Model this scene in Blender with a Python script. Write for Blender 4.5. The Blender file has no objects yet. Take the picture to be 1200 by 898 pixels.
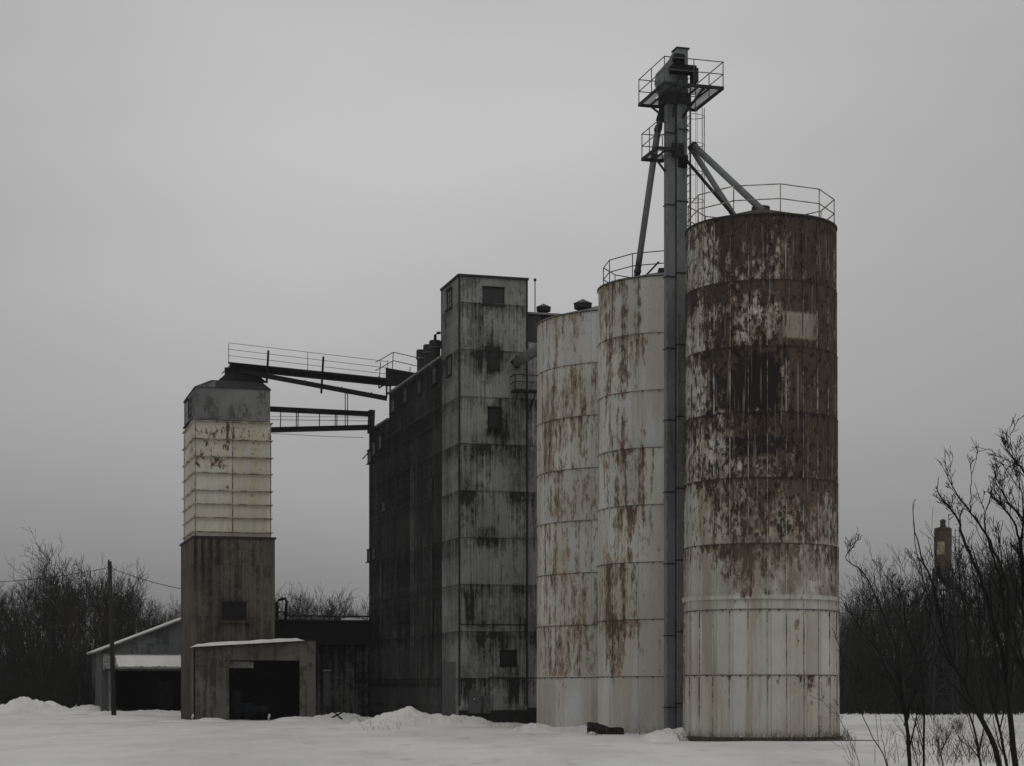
import bpy, math, random
from mathutils import Vector, noise as mnoise
R = math.radians
PI = math.pi
scn = bpy.context.scene
col = scn.collection

# ------------------------------------------------------------------ camera
EYE = 2.0; F = 2200.0; HOR = 805.0
cam = bpy.data.cameras.new('camera'); camo = bpy.data.objects.new('camera', cam); col.objects.link(camo)
camo.location = (0, 0, EYE); camo.rotation_euler = (R(90), 0, 0)
cam.sensor_width = 36; cam.lens = F/1200*36; cam.shift_y = (HOR-449)/1200
cam.clip_end = 6000; cam.clip_start = .1
scn.camera = camo

# ------------------------------------------------------------------ light
SUN_EL, SUN_AZ = 60, 160           # azimuth clockwise from +Y (view direction)
world = bpy.data.worlds.new('World'); scn.world = world; world.use_nodes = True
wt = world.node_tree; wt.nodes.clear()
scn.view_settings.view_transform = 'Standard'
scn.view_settings.look = 'None'; scn.view_settings.gamma = 1; scn.view_settings.use_curve_mapping = False
scn.view_settings.exposure = 0.0


class X:
    """tiny expression wrapper over math nodes"""
    def __init__(s, nt, k): s.nt = nt; s.k = k
    def m(s, op, *a):
        n = s.nt.nodes.new('ShaderNodeMath'); n.operation = op
        for i, v in enumerate((s,)+a):
            if isinstance(v, X): s.nt.links.new(v.k, n.inputs[i])
            else: n.inputs[i].default_value = v
        return X(s.nt, n.outputs[0])
    def __add__(s, o): return s.m('ADD', o)
    __radd__ = __add__
    def __sub__(s, o): return s.m('SUBTRACT', o)
    def __rsub__(s, o): return (s*-1)+o
    def __mul__(s, o): return s.m('MULTIPLY', o)
    __rmul__ = __mul__
    def __truediv__(s, o): return s.m('DIVIDE', o)
    def floor(s): return s.m('FLOOR')
    def fract(s): return s.m('FRACT')
    def abs(s): return s.m('ABSOLUTE')
    def clamp(s):
        n = s.m('ADD', 0.0); n.k.node.use_clamp = True; return n
    def smooth(s, a, b):
        n = s.nt.nodes.new('ShaderNodeMapRange'); n.interpolation_type = 'SMOOTHSTEP'
        s.nt.links.new(s.k, n.inputs[0]); n.inputs[1].default_value = a; n.inputs[2].default_value = b
        n.inputs[3].default_value = 0; n.inputs[4].default_value = 1
        return X(s.nt, n.outputs[0])
    def bell(s, c, w): return 1-((s-c).abs()).smooth(w*.55, w*1.2)
def comb(nt, a, b, c=0.0):
    n = nt.nodes.new('ShaderNodeCombineXYZ')
    for i, v in enumerate((a, b, c)):
        if isinstance(v, X): nt.links.new(v.k, n.inputs[i])
        else: n.inputs[i].default_value = v
    return n.outputs[0]
def nz(nt, vec, scale=1.0, detail=6, rough=.6, dist=0.0):
    n = nt.nodes.new('ShaderNodeTexNoise'); n.inputs['Scale'].default_value = scale
    n.inputs['Detail'].default_value = detail; n.inputs['Roughness'].default_value = rough
    n.inputs['Distortion'].default_value = dist
    nt.links.new(vec, n.inputs['Vector']); return X(nt, n.outputs[0])
def wn(nt, vec):
    n = nt.nodes.new('ShaderNodeTexWhiteNoise'); n.noise_dimensions = '3D'
    nt.links.new(vec, n.inputs['Vector']); return X(nt, n.outputs['Value'])
def mixc(nt, f, a, b):
    n = nt.nodes.new('ShaderNodeMix'); n.data_type = 'RGBA'; n.clamp_factor = True
    if isinstance(f, X): nt.links.new(f.k, n.inputs[0])
    else: n.inputs[0].default_value = f
    for i, v in ((6, a), (7, b)):
        if isinstance(v, tuple): n.inputs[i].default_value = v+(1,)
        else: nt.links.new(v, n.inputs[i])
    return n.outputs[2]
def scalec(nt, c, f):
    n = nt.nodes.new('ShaderNodeVectorMath'); n.operation = 'SCALE'
    nt.links.new(c, n.inputs[0]); nt.links.new(f.k, n.inputs['Scale']); return n.outputs[0]

# sky: an overcast winter sky, Nishita toned down under a cloud layer that thins upward
sky = wt.nodes.new('ShaderNodeTexSky'); sky.sky_type = 'NISHITA'; sky.sun_disc = False
sky.sun_elevation = R(SUN_EL); sky.sun_rotation = R(SUN_AZ); sky.dust_density = 6; sky.air_density = 2
bw = wt.nodes.new('ShaderNodeRGBToBW'); wt.links.new(sky.outputs[0], bw.inputs[0])
tc = wt.nodes.new('ShaderNodeTexCoord'); sp = wt.nodes.new('ShaderNodeSeparateXYZ')
wt.links.new(tc.outputs['Generated'], sp.inputs[0])
el = X(wt, sp.outputs[2]); ax = X(wt, sp.outputs[0])
cl = nz(wt, comb(wt, ax*2.2, el*6.0, 3.1), 1.0, 3, .5)
rp = wt.nodes.new('ShaderNodeValToRGB'); cr = rp.color_ramp; cr.interpolation = 'B_SPLINE'
stops = [(0, .18), (.03, .23), (.06, .295), (.10, .37), (.16, .43), (.23, .495), (.32, .55), (.45, .50), (.7, .35), (1, .33)]
while len(cr.elements) < len(stops): cr.elements.new(.5)
for e, (p, v) in zip(cr.elements, stops): e.position = p; e.color = (v, v, v*1.0, 1)
elw = el + (cl-.5)*.05
wt.links.new(elw.clamp().k, rp.inputs[0])
k = (cl-.5)*.5+1.0
k2 = k*8.3*(1-(ax+.03).abs().smooth(.06, .36)*.22)
deck = scalec(wt, rp.outputs[0], k2)
mixn = mixc(wt, .03, deck, X(wt, bw.outputs[0]).k)
bg = wt.nodes.new('ShaderNodeBackground'); bg.inputs[1].default_value = .12
wt.links.new(mixn, bg.inputs[0])
wo = wt.nodes.new('ShaderNodeOutputWorld'); wt.links.new(bg.outputs[0], wo.inputs[0])

sl = bpy.data.lights.new('sun', 'SUN'); sl.energy = .5; sl.angle = R(28); sl.color = (1, .985, .96)
so = bpy.data.objects.new('sun', sl); col.objects.link(so)
so.rotation_euler = (R(90-SUN_EL), 0, R(180-SUN_AZ+180)+PI)
d = Vector((math.sin(R(SUN_AZ))*math.cos(R(SUN_EL)), math.cos(R(SUN_AZ))*math.cos(R(SUN_EL)), math.sin(R(SUN_EL))))
so.rotation_euler = d.to_track_quat('Z', 'Y').to_euler()

# ------------------------------------------------------------------ materials
def newmat(name):
    m = bpy.data.materials.new(name); m.use_nodes = True
    nt = m.node_tree; b = nt.nodes['Principled BSDF']
    b.inputs['Roughness'].default_value = .85; b.inputs['Specular IOR Level'].default_value = .2
    return m, nt, b
def uvcoord(nt, cyl=None):
    t = nt.nodes.new('ShaderNodeTexCoord'); s = nt.nodes.new('ShaderNodeSeparateXYZ')
    if cyl:
        nt.links.new(t.outputs['Object'], s.inputs[0])
        x, y, z = (X(nt, s.outputs[i]) for i in range(3))
        return x.m('ARCTAN2', y*-1)*cyl, z
    nt.links.new(t.outputs['UV'], s.inputs[0])
    return X(nt, s.outputs[0]), X(nt, s.outputs[1])
def weather(name, base, base2, stain, dark, cyl=None, fu=2.2, fv=.25, t1=.53, t2=.62, pw=.9, ph=2.44, v0=0.0,
            seam=.02, pv=.12, bias=None, seed=0.0, rib=0.0, bump=.25, leak=.06, extra=None, sw=.04, vseam=.012, finef=14, gain=1.35, tint=None, wts=(.36, .16, .2, .28), sks=(2.6, 2.2), ringseed=0.0):
    m, nt, b = newmat(name)
    u, v = uvcoord(nt, cyl)
    v = v-v0
    rs_ = (v/ph).floor()*ringseed
    st = nz(nt, comb(nt, u*fu, v*fv, rs_+seed), 1, 7, .62)
    fi = nz(nt, comb(nt, u*finef, v*finef*.22, seed+4), 1, 4, .6)
    bl = nz(nt, comb(nt, u*.45, v*.3, seed+9), 1, 3, .5)
    sk = nz(nt, comb(nt, u*sks[0], v*sks[1], rs_*1.3+(seed+14)), 1, 8, .72)
    pr = wn(nt, comb(nt, (u/pw).floor(), (v/ph).floor(), seed))
    fv_ = (v/ph).fract(); fu_ = (u/pw).fract()
    s = st*wts[0]+fi*wts[1]+bl*wts[2]+sk*wts[3]+(pr-.5)*pv
    s = s+(fv_.smooth(.45, 1.0))*leak
    s = (s-.5)*gain+.5
    if bias: s = s+bias(u, v+v0)
    m1 = s.smooth(t1-sw, t1+sw); m2 = s.smooth(t2-sw*.6, t2+sw*.6)
    c = mixc(nt, bl.smooth(.35, .65), base, base2)
    if tint: c = mixc(nt, nz(nt, comb(nt, u*1.9, v*.11, seed+21), 1, 4, .55).smooth(.47, .62)*.7, c, tint)
    c = mixc(nt, m1*.85, c, stain)
    c = mixc(nt, m2*.92, c, dark)
    if extra: c = extra(nt, u, v+v0, c, fi)
    tone = (pr-.5)*.22+1.0+(fi-.5)*.35
    c = scalec(nt, c, tone)
    if seam:
        sl_ = (fv_-.5).abs().smooth(.5-seam/ph*1.4, .5-seam/ph*.3)
        s2_ = (fu_-.5).abs().smooth(.5-vseam/pw*1.4, .5-vseam/pw*.3)*.55
        c = mixc(nt, sl_.m('MAXIMUM', s2_)*.75, c, dark)
    nt.links.new(c, b.inputs['Base Color'])
    h = fi*.3+m1*.4+st*.3
    if rib: h = h+(u*(2*PI/rib)).m('SINE')*.6
    bp = nt.nodes.new('ShaderNodeBump'); bp.inputs['Strength'].default_value = bump; bp.inputs['Distance'].default_value = .03
    nt.links.new(h.k, bp.inputs['Height']); nt.links.new(bp.outputs[0], b.inputs['Normal'])
    return m
def plain(name, c, var=.3, sc=3.0, rough=.8, metal=0.0, spec=.25, c2=None):
    m, nt, b = newmat(name)
    t = nt.nodes.new('ShaderNodeTexCoord')
    n = nz(nt, t.outputs['Object'], sc, 6, .65)
    cc = mixc(nt, n.smooth(.42, .6), c, c2 or tuple(x*(1-var) for x in c))
    cc = scalec(nt, cc, (nz(nt, t.outputs['Object'], sc*7, 3)-.5)*.4+1.0)
    nt.links.new(cc, b.inputs['Base Color'])
    b.inputs['Roughness'].default_value = rough; b.inputs['Metallic'].default_value = metal
    b.inputs['Specular IOR Level'].default_value = spec
    return m

M = {}
def big_bias(u, v):
    up = v.smooth(9.5, 9.9)*.085
    mid = v.smooth(5.2, 5.5)*.045-(1-v.smooth(4.9, 5.2))*.085
    mid = mid+u.smooth(.5, 1.0)*v.smooth(7.3, 7.5)*.05
    spot = (1-(u+.85).abs().smooth(.1, .8))*(1-(v-13.3).abs().smooth(.5, 1.6))*.10
    spot2 = (1-(u+.12).abs().smooth(.1, .7))*(1-(v-13.4).abs().smooth(.5, 1.5))*.10
    spot3 = (u.bell(-.4, 1.3)*v.bell(10.9, .5))*.05
    spot4 = (u.bell(-1.9, .8)*v.bell(12.9, .9))*.05
    leftclean = (1-u.smooth(-3.4, -1.6))*-.06-.008
    right = u.smooth(.6, 1.5)*v.smooth(7.4, 7.6)*.03
    return up+mid+spot+spot2+spot3+spot4+leftclean+right-.02
def big_extra(nt, u, v, c, fi):
    pale = (1-(u-1.2).abs().smooth(.72, .82))*(1-(v-15.35).abs().smooth(.42, .55))*nz(nt, comb(nt, u*3, v*.6, 91), 1, 6, .7).smooth(.3, .5)
    c = mixc(nt, pale*.7, c, (.40, .36, .30))
    md = v.smooth(5.3, 5.5)*(1-v.smooth(16, 19)*.5)*(.35+u.smooth(-2.6, -.6)*.65)*nz(nt, comb(nt, u*1.3, v*.8, 41), 1, 6, .65).smooth(.36, .58)*.6
    c = mixc(nt, md*(1-v.smooth(9.4, 9.9)*.35), c, (.13, .095, .068))
    up = v.smooth(9.6, 10.0)*u.smooth(.35, .6)*(1-pale)*.55
    c = mixc(nt, up*nz(nt, comb(nt, u*1.5, v*1.5, 77), 1, 6, .7).smooth(.3, .6), c, (.075, .054, .041))
    bk = nz(nt, comb(nt, u*4.5, v*2.6, 55), 1, 8, .75)+v.smooth(9.5, 9.9)*.028+((1-(u+.85).abs().smooth(.1, .7))+(1-(u+.12).abs().smooth(.1, .6)))*(1-(v-13.2).abs().smooth(.5, 1.5))*.15+(1-(u+.5).abs().smooth(.3, 2.2))*(1-(v-11.9).abs().smooth(2.4, 5))*.03+u.bell(-1.9, .9)*v.bell(12.9, .8)*.06+u.bell(-.4, 1.4)*v.bell(10.9, .35)*.07+v.smooth(7.3, 7.5)*u.bell(.5, .3)*(1-v.smooth(8.4, 8.9))*.08
    c = mixc(nt, bk.smooth(.545, .60)*v.smooth(7.3, 7.6)*(1-pale)*.9, c, (.012, .010, .009))
    dr = nz(nt, comb(nt, u*9, v*.35, 31), 1, 3, .5).smooth(.6, .68)*.3
    return mixc(nt, dr, c, (.38, .36, .31))
WHITE = (.53, .535, .51); CREAM = (.455, .445, .405)
M['big'] = weather('stained_big_silo_steel', (.49, .48, .44), (.41, .39, .335), (.165, .115, .08), (.030, .022, .017),
                   cyl=2.9, fu=3.2, fv=.4, t1=.535, t2=.59, pw=.701, ph=2.43, bias=big_bias, extra=big_extra, seam=.03, seed=3.3, pv=.05,
                   sw=.028, gain=1.6, tint=(.33, .27, .20), wts=(.26, .16, .18, .40), sks=(4.2, 2.4), ringseed=1.7)
M['rib'] = weather('pale_stave_rib_steel', (.46, .445, .40), (.36, .335, .29), (.16, .12, .09), (.045, .034, .026),
                   cyl=2.9, fu=3.2, fv=.8, t1=.52, t2=.585, pw=.701, ph=2.43, seam=0, seed=3.3, pv=.05, bias=lambda u, v: v.smooth(9.4, 10)*.055+u.smooth(.5, 1.2)*v.smooth(5.3, 5.5)*.03, wts=(.2, .2, .2, .4), sks=(4, 2.5))
M['mid'] = weather('streaked_cream_silo_steel', WHITE, CREAM, (.235, .172, .112), (.085, .058, .039),
                   cyl=3.1, fu=3.4, fv=.22, t1=.555, t2=.61, pw=1.62, ph=2.43, seam=.03, seed=7.7, pv=.03, leak=.02, sw=.026, wts=(.3, .18, .18, .34), sks=(4.5, 1.6), ringseed=.55, tint=(.44, .405, .34),
                   bias=lambda u, v: u.bell(-2.95, .8)*.062+u.bell(-2.0, .5)*.025+.006-(1-v.smooth(2.3, 2.6))*.1-u.smooth(-1.6, -.8)*.05)
M['left'] = weather('rust_streaked_wide_silo_steel', WHITE, CREAM, (.235, .172, .112), (.085, .058, .039),
                    cyl=4.6, fu=3.8, fv=.2, t1=.55, t2=.615, pw=2.2, ph=2.43, seam=.03, seed=1.2, pv=.03, leak=.01, sw=.026, wts=(.3, .18, .18, .34), sks=(4.5, 1.6), ringseed=.55, tint=(.44, .405, .34),
                    bias=lambda u, v: u.bell(-4.6, 1.2)*.045+u.bell(-2.9, .5)*.03+.006-(1-v.smooth(2.3, 2.6))*.12)
TW = (.285, .287, .275)
def tower_bias(u, v):
    b_ = u.bell(1.9, .5)*v.bell(19.1, .9)*.12+u.bell(1.0, .35)*v.bell(18.9, .8)*.09+u.bell(1.9, .5)*v.bell(15.8, .9)*.12+u.bell(3.0, .8)*v.bell(15.6, .8)*.07
    b_ = b_+u.bell(1.5, .6)*v.bell(9.8, .6)*.12+u.bell(.55, .3)*v.bell(6.1, .9)*.12+u.bell(2.9, .35)*v.bell(2.2, 1.1)*.13+u.bell(3.3, .3)*v.bell(5, 5)*.04
    b_ = b_+u.bell(.45, .35)*v.bell(12.3, .8)*.07+u.bell(2.6, .5)*v.bell(4.2, .6)*.05
    return b_+((v/2.44).fract()).smooth(.55, 1.0)*.035-v.smooth(20, 21)*.02
M['tower'] = weather('grimy_grey_sheet_steel', TW, (.21, .212, .203), (.105, .105, .10), (.014, .014, .014), fu=7, fv=.3,
                     t1=.515, t2=.60, pw=.9, ph=2.44, seam=.022, seed=5.1, rib=.17, pv=.07, leak=.03, bias=tower_bias, sw=.03, gain=1.3)
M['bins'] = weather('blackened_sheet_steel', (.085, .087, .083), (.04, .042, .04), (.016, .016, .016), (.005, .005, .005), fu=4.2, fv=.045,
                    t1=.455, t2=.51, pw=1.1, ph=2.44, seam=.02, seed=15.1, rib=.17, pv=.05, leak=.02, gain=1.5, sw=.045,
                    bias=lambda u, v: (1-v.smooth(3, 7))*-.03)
M['annex'] = weather('shadowed_annex_steel', (.07, .07, .07), (.045, .045, .045), (.022, .022, .022), (.008, .008, .008), fu=4, fv=.2,
                     t1=.49, t2=.55, pw=.9, ph=2.44, seam=.02, seed=25.1, rib=.17, pv=.1)  # dark tone paints in the shadow on the upper annex wall
M['dryer'] = weather('cream_dryer_panels', (.62, .61, .53), (.54, .525, .44), (.30, .21, .12), (.07, .042, .026), fu=5, fv=2.2,
                     t1=.60, t2=.635, pw=2.25, ph=50, seam=0, seed=2.6, pv=.03, leak=0, finef=9, sw=.02, tint=(.54, .48, .36),
                     bias=lambda u, v: v.bell(15.5, .5)*u.bell(1.0, 1.25)*.10+v.bell(16.7, .7)*.045+v.bell(14.3, .45)*u.bell(1.0, 1.1)*.06+v.bell(17.4, .3)*.03+u.bell(2.05, .1)*.07-(1-v.smooth(13, 13.5))*.03)
M['cap'] = weather('weathered_cap_steel', (.21, .215, .21), (.15, .155, .155), (.08, .07, .07), (.035, .035, .035), fu=1.5, fv=.8,
                   t1=.54, t2=.64, pw=2.3, ph=9, seam=.01, seed=8.6, rib=.2, pv=.02)
M['wood'] = weather('weathered_brown_boards', (.115, .105, .088), (.085, .076, .064), (.045, .035, .028), (.018, .015, .013), fu=5, fv=.12,
                    t1=.51, t2=.60, pw=.22, ph=3.1, seam=.01, vseam=.02, seed=12.6, pv=.14, leak=.02)
M['shedwall'] = weather('weathered_grey_boards', (.13, .124, .106), (.09, .086, .075), (.042, .038, .032), (.018, .017, .015), fu=4, fv=.12,
                        t1=.52, t2=.63, pw=.6, ph=3.2, seam=.012, seed=18.6, pv=.1, leak=.02)
M['farshed'] = weather('far_shed_sheet', (.11, .115, .117), (.08, .083, .085), (.045, .042, .044), (.018, .018, .018), fu=3, fv=.15,
                       t1=.53, t2=.64, pw=.9, ph=5, seam=.01, seed=11.6, pv=.1, leak=.02)
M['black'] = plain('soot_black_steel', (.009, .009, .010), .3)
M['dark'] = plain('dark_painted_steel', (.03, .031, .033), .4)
M['steel'] = weather('blue_grey_leg_steel', (.19, .198, .205), (.15, .157, .163), (.09, .092, .094), (.03, .03, .03), fu=5, fv=.3,
                     t1=.56, t2=.66, pw=9, ph=2.87, seam=0, seed=1.9, pv=.04, leak=.01)
M['galv'] = plain('galvanised_rail_steel', (.13, .132, .13), .4)
M['palerail'] = plain('pale_rusty_rail_steel', (.34, .32, .28), .5, c2=(.12, .08, .06))
M['trim'] = plain('pale_edge_trim', (.22, .22, .21), .4)
M['pipe'] = plain('grey_pipe_steel', (.15, .158, .155), .3)
M['glass'] = plain('dusty_dark_glass', (.012, .013, .014), .2, rough=.35, spec=.5)
M['pane'] = plain('dusty_pale_glass', (.03, .032, .032), .3, rough=.4)
M['concrete'] = plain('blackened_concrete', (.022, .022, .021), .3)
M['pad'] = plain('stained_concrete_pad', (.06, .057, .048), .6, sc=8)
M['pole'] = plain('dark_timber_pole', (.028, .025, .022), .3, sc=6)
M['bark'] = plain('wet_dark_bark', (.010, .0095, .009), .3, sc=20)
M['bark_far'] = plain('grey_brown_bark', (.03, .027, .024), .3, sc=3)
M['twig'] = plain('fine_dark_twigs', (.022, .020, .018), .2, sc=3)
M['weed'] = plain('dry_grass_stems', (.14, .12, .085), .4)
M['white'] = plain('chipped_white_paint', (.6, .6, .58), .3, sc=10)
M['bluesteel'] = plain('dull_blue_machine_paint', (.02, .025, .034), .3)
M['scrap'] = plain('black_rubber_scrap', (.018, .018, .017), .4)
M['tank'] = plain('rusty_tank_steel', (.075, .062, .05), .5, sc=.9, c2=(.035, .03, .026))
M['tankpatch'] = plain('yellowed_tank_paint', (.36, .33, .22), .5, sc=4)
m, nt, b = newmat('snow')
t = nt.nodes.new('ShaderNodeTexCoord'); s_ = nt.nodes.new('ShaderNodeSeparateXYZ'); nt.links.new(t.outputs['Object'], s_.inputs[0])
sx, sy = X(nt, s_.outputs[0]), X(nt, s_.outputs[1])
a1 = nz(nt, comb(nt, sx*.16, sy*.05), 1, 6, .6); a2 = nz(nt, t.outputs['Object'], 6, 5, .6); a3 = nz(nt, comb(nt, sx*.9, sy*.25, 5), 1, 5, .6)
c = mixc(nt, a1.smooth(.4, .62), (.82, .815, .80), (.68, .675, .65))
c = mixc(nt, a3.smooth(.56, .70)*.45, c, (.42, .41, .38))
c = mixc(nt, nz(nt, comb(nt, sx*.35, sy*1.1, 12), 1, 7, .7).smooth(.55, .68)*.4, c, (.50, .49, .46))
nt.links.new(scalec(nt, c, (a2-.5)*.12+1.0), b.inputs['Base Color'])
bp = nt.nodes.new('ShaderNodeBump'); bp.inputs['Strength'].default_value = .8; bp.inputs['Distance'].default_value = .25
nt.links.new((a3+a2*.25+a1*1.5).k, bp.inputs['Height']); nt.links.new(bp.outputs[0], b.inputs['Normal'])
b.inputs['Roughness'].default_value = .7
M['snow'] = m

# ------------------------------------------------------------------ mesh helpers
class MB:
    def __init__(s): s.v = []; s.f = []; s.s = []; s.m = []; s.cur = 0
    def add(s, vs, fs, sm=False):
        n = len(s.v); s.v += [tuple(p) for p in vs]; s.f += [tuple(i+n for i in f) for f in fs]; s.s += [sm]*len(fs); s.m += [s.cur]*len(fs); return s
    def hexa(s, b4, t4):
        return s.add(list(b4)+list(t4), [(3, 2, 1, 0), (4, 5, 6, 7), (0, 1, 5, 4), (1, 2, 6, 5), (2, 3, 7, 6), (3, 0, 4, 7)])
    def box(s, x0, x1, y0, y1, z0, z1):
        return s.hexa([(x0, y0, z0), (x1, y0, z0), (x1, y1, z0), (x0, y1, z0)], [(x0, y0, z1), (x1, y0, z1), (x1, y1, z1), (x0, y1, z1)])
    def prism_v(s, prof, y0, y1):     # profile in x,z extruded along y
        n = len(prof)
        vs = [(p[0], y0, p[1]) for p in prof]+[(p[0], y1, p[1]) for p in prof]
        fs = [tuple(range(n)), tuple(range(2*n-1, n-1, -1))]+[(i, i+n, (i+1) % n+n, (i+1) % n) for i in range(n)]
        return s.add(vs, fs)
    def beam(s, a, c, w, h):
        a, c = Vector(a), Vector(c); d = (c-a).normalized()
        side = d.cross(Vector((0, 0, 1)))
        side = side.normalized() if side.length > .01 else Vector((1, 0, 0))
        up = side.cross(d).normalized()
        o = [side*(w/2)*i+up*(h/2)*j for i, j in ((-1, -1), (1, -1), (1, 1), (-1, 1))]
        return s.hexa([a+q for q in o], [c+q for q in o])
    def tube(s, pts, r, n=6, cap=True):
        pts = [Vector(p) for p in pts]; rs = r if isinstance(r, (list, tuple)) else [r]*len(pts)
        vs = []; fs = []
        ref = Vector((0, 0, 1))
        for i, p in enumerate(pts):
            d = (pts[min(i+1, len(pts)-1)]-pts[max(i-1, 0)])
            d = d.normalized() if d.length > 1e-6 else Vector((0, 0, 1))
            a = d.cross(ref if abs(d.z) < .95 else Vector((1, 0, 0))).normalized(); b_ = a.cross(d)
            for k in range(n):
                t_ = 2*PI*k/n; vs.append(p+(a*math.cos(t_)+b_*math.sin(t_))*rs[i])
        for i in range(len(pts)-1):
            for k in range(n):
                fs.append((i*n+k, i*n+(k+1) % n, (i+1)*n+(k+1) % n, (i+1)*n+k))
        if cap: fs += [tuple(range(n-1, -1, -1)), tuple(range((len(pts)-1)*n, len(pts)*n))]
        return s.add(vs, fs, True)
    def lathe(s, c, prof, n=32, a0=0, a1=2*PI):
        full = abs(a1-a0-2*PI) < 1e-4; m_ = n if full else n+1
        for (r0, z0), (r1, z1) in zip(prof, prof[1:]):
            vs = []
            for r_, z_ in ((r0, z0), (r1, z1)):
                for k in range(m_):
                    t_ = a0+(a1-a0)*k/n; vs.append((c[0]+r_*math.cos(t_), c[1]+r_*math.sin(t_), c[2]+z_))
            s.add(vs, [(k, (k+1) % m_, (k+1) % m_+m_, k+m_) for k in range(n)], True)
        return s
    def build(s, name, mat, parent=None, off=(0, 0, 0)):
        me = bpy.data.meshes.new(name)
        me.from_pydata([(p[0]-off[0], p[1]-off[1], p[2]-off[2]) for p in s.v], [], s.f)
        me.update()
        me.polygons.foreach_set('use_smooth', s.s)
        if len(s.f) < 30000:
            uvl = me.uv_layers.new(name='uv')
            for p in me.polygons:
                n = p.normal
                if abs(n.z) > .8:
                    for li in p.loop_indices:
                        q = s.v[me.loops[li].vertex_index]; uvl.data[li].uv = (q[0], q[1])
                else:
                    l = math.hypot(n.x, n.y) or 1; tx, ty = -n.y/l, n.x/l
                    for li in p.loop_indices:
                        q = s.v[me.loops[li].vertex_index]; uvl.data[li].uv = (q[0]*tx+q[1]*ty, q[2])
        for q_ in (mat if isinstance(mat, list) else [mat]): me.materials.append(q_)
        me.polygons.foreach_set('material_index', s.m)
        o = bpy.data.objects.new(name, me); col.objects.link(o)
        if parent: o.parent = parent
        return o
def tag(o, label=None, cat=None, group=None, kind=None):
    if label: o['label'] = label
    if cat: o['category'] = cat
    if group: o['group'] = group
    if kind: o['kind'] = kind
    return o
def thing(name, label, cat, loc=(0, 0, 0), rz=0, group=None):
    o = bpy.data.objects.new(name, None); o.empty_display_size = .3; col.objects.link(o)
    o.location = loc; o.rotation_euler = (0, 0, rz)
    return tag(o, label, cat, group)
def at(x, y, Z): return Vector(((x-600)/F*Z, Z, EYE+(HOR-y)/F*Z))

ANG = R(16); CU, SU = math.cos(ANG), math.sin(ANG)
class Frame:
    """plan frame turned 16 degrees, u to the right and v away from the camera"""
    def __init__(s, x, Z): s.x = (x-600)/F*Z; s.y = Z
    def front(s, px, py, v0):
        dx, dy = (px-600)/F, 1.0
        # world = t*(dx,dy); local v = -(X-x)*SU+(Y-y)*CU
        t_ = (v0-s.x*SU+s.y*CU)/(-dx*SU+dy*CU)
        return ((t_*dx-s.x)*CU+(t_*dy-s.y)*SU, EYE+(HOR-py)/F*t_)
    def side(s, px, py, u0):
        dx, dy = (px-600)/F, 1.0
        t_ = (u0+s.x*CU+s.y*SU)/(dx*CU+dy*SU)
        return (-(t_*dx-s.x)*SU+(t_*dy-s.y)*CU, EYE+(HOR-py)/F*t_)
    def local(s, p):
        X_, Y_ = p[0]-s.x, p[1]-s.y
        return Vector((X_*CU+Y_*SU, -X_*SU+Y_*CU, p[2]))
    def thing(s, name, label, cat, group=None): return thing(name, label, cat, (s.x, s.y, 0), ANG, group)

# ------------------------------------------------------------------ ground
def sm(t_): t_ = max(0, min(1, t_)); return t_*t_*(3-2*t_)
def ground_z(x, y):
    g = .55*sm((y-105)/50)*sm((-x-12)/25)
    g += .09*mnoise.noise(Vector((x*.16, y*.09, 0)))*sm((y-20)/20)+.035*mnoise.noise(Vector((x*.5, y*.3, 8)))+.05*mnoise.noise(Vector((x*.03, y*.02, 4)))*sm((y-30)/30)
    return g
def ground():
    n = 260
    xs = [math.sinh((i/n-.5)*2*4.2)/math.sinh(4.2)*1000 for i in range(n+1)]
    ys = [-400+0 for _ in ()]
    ys = [60+math.sinh((i/n-.5)*2*4.0)/math.sinh(4.0)*1100 for i in range(n+1)]
    b_ = MB()
    vs = []
    for y in ys:
        for x in xs:
            vs.append((x, y, ground_z(x, y) if abs(x) < 200 and -50 < y < 400 else 0))
    fs = [(j*(n+1)+i, j*(n+1)+i+1, (j+1)*(n+1)+i+1, (j+1)*(n+1)+i) for j in range(n) for i in range(n)]
    b_.add(vs, fs, True)
    tag(b_.build('snow_ground', M['snow']), kind='structure')
ground()
def heap(name, label, x, Z, L, W, H, seed, dirty=False):
    """a ploughed snow heap: lumpy, jagged crest"""
    b_ = MB(); nu, nv = 110, 50; vs = []
    for j in range(nv+1):
        for i in range(nu+1):
            a, c = (i/nu-.5)*2, (j/nv-.5)*2
            r2 = max(0, 1-a*a)*max(0, 1-c*c)
            crest = .55+.45*math.sin(a*3.1+seed)*math.sin(a*1.3+seed*2)
            h = H*r2**.8*max(.15, crest)
            p = Vector((a*L*2.2+seed, c*W*2, seed))
            h *= 1+.45*mnoise.noise(Vector((a*L*.45+seed, c*W*.4, seed)))+.25*mnoise.noise(Vector((a*L*1.0, c*W*.9, seed+5)))
            h += (.13*mnoise.noise(Vector((a*L*1.1+seed, c*W*.9, 3)))+.10*mnoise.noise(Vector((a*L*2.6, c*W*2, seed)))+.05*mnoise.noise(Vector((a*L*6, c*W*5, seed))))*min(1, r2*3)*min(1, H)
            vs.append((a*L/2, c*W/2, h-.12+.1*sm(r2*6)))
    fs = [(j*(nu+1)+i, j*(nu+1)+i+1, (j+1)*(nu+1)+i+1, (j+1)*(nu+1)+i) for j in range(nv) for i in range(nu)]
    b_.add(vs, fs, True)
    X_ = (x-600)/F*Z
    o = b_.build(name, M['snow']); o.location = (X_, Z, ground_z(X_, Z)+.03)
    tag(o, label, 'snow pile')

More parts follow.
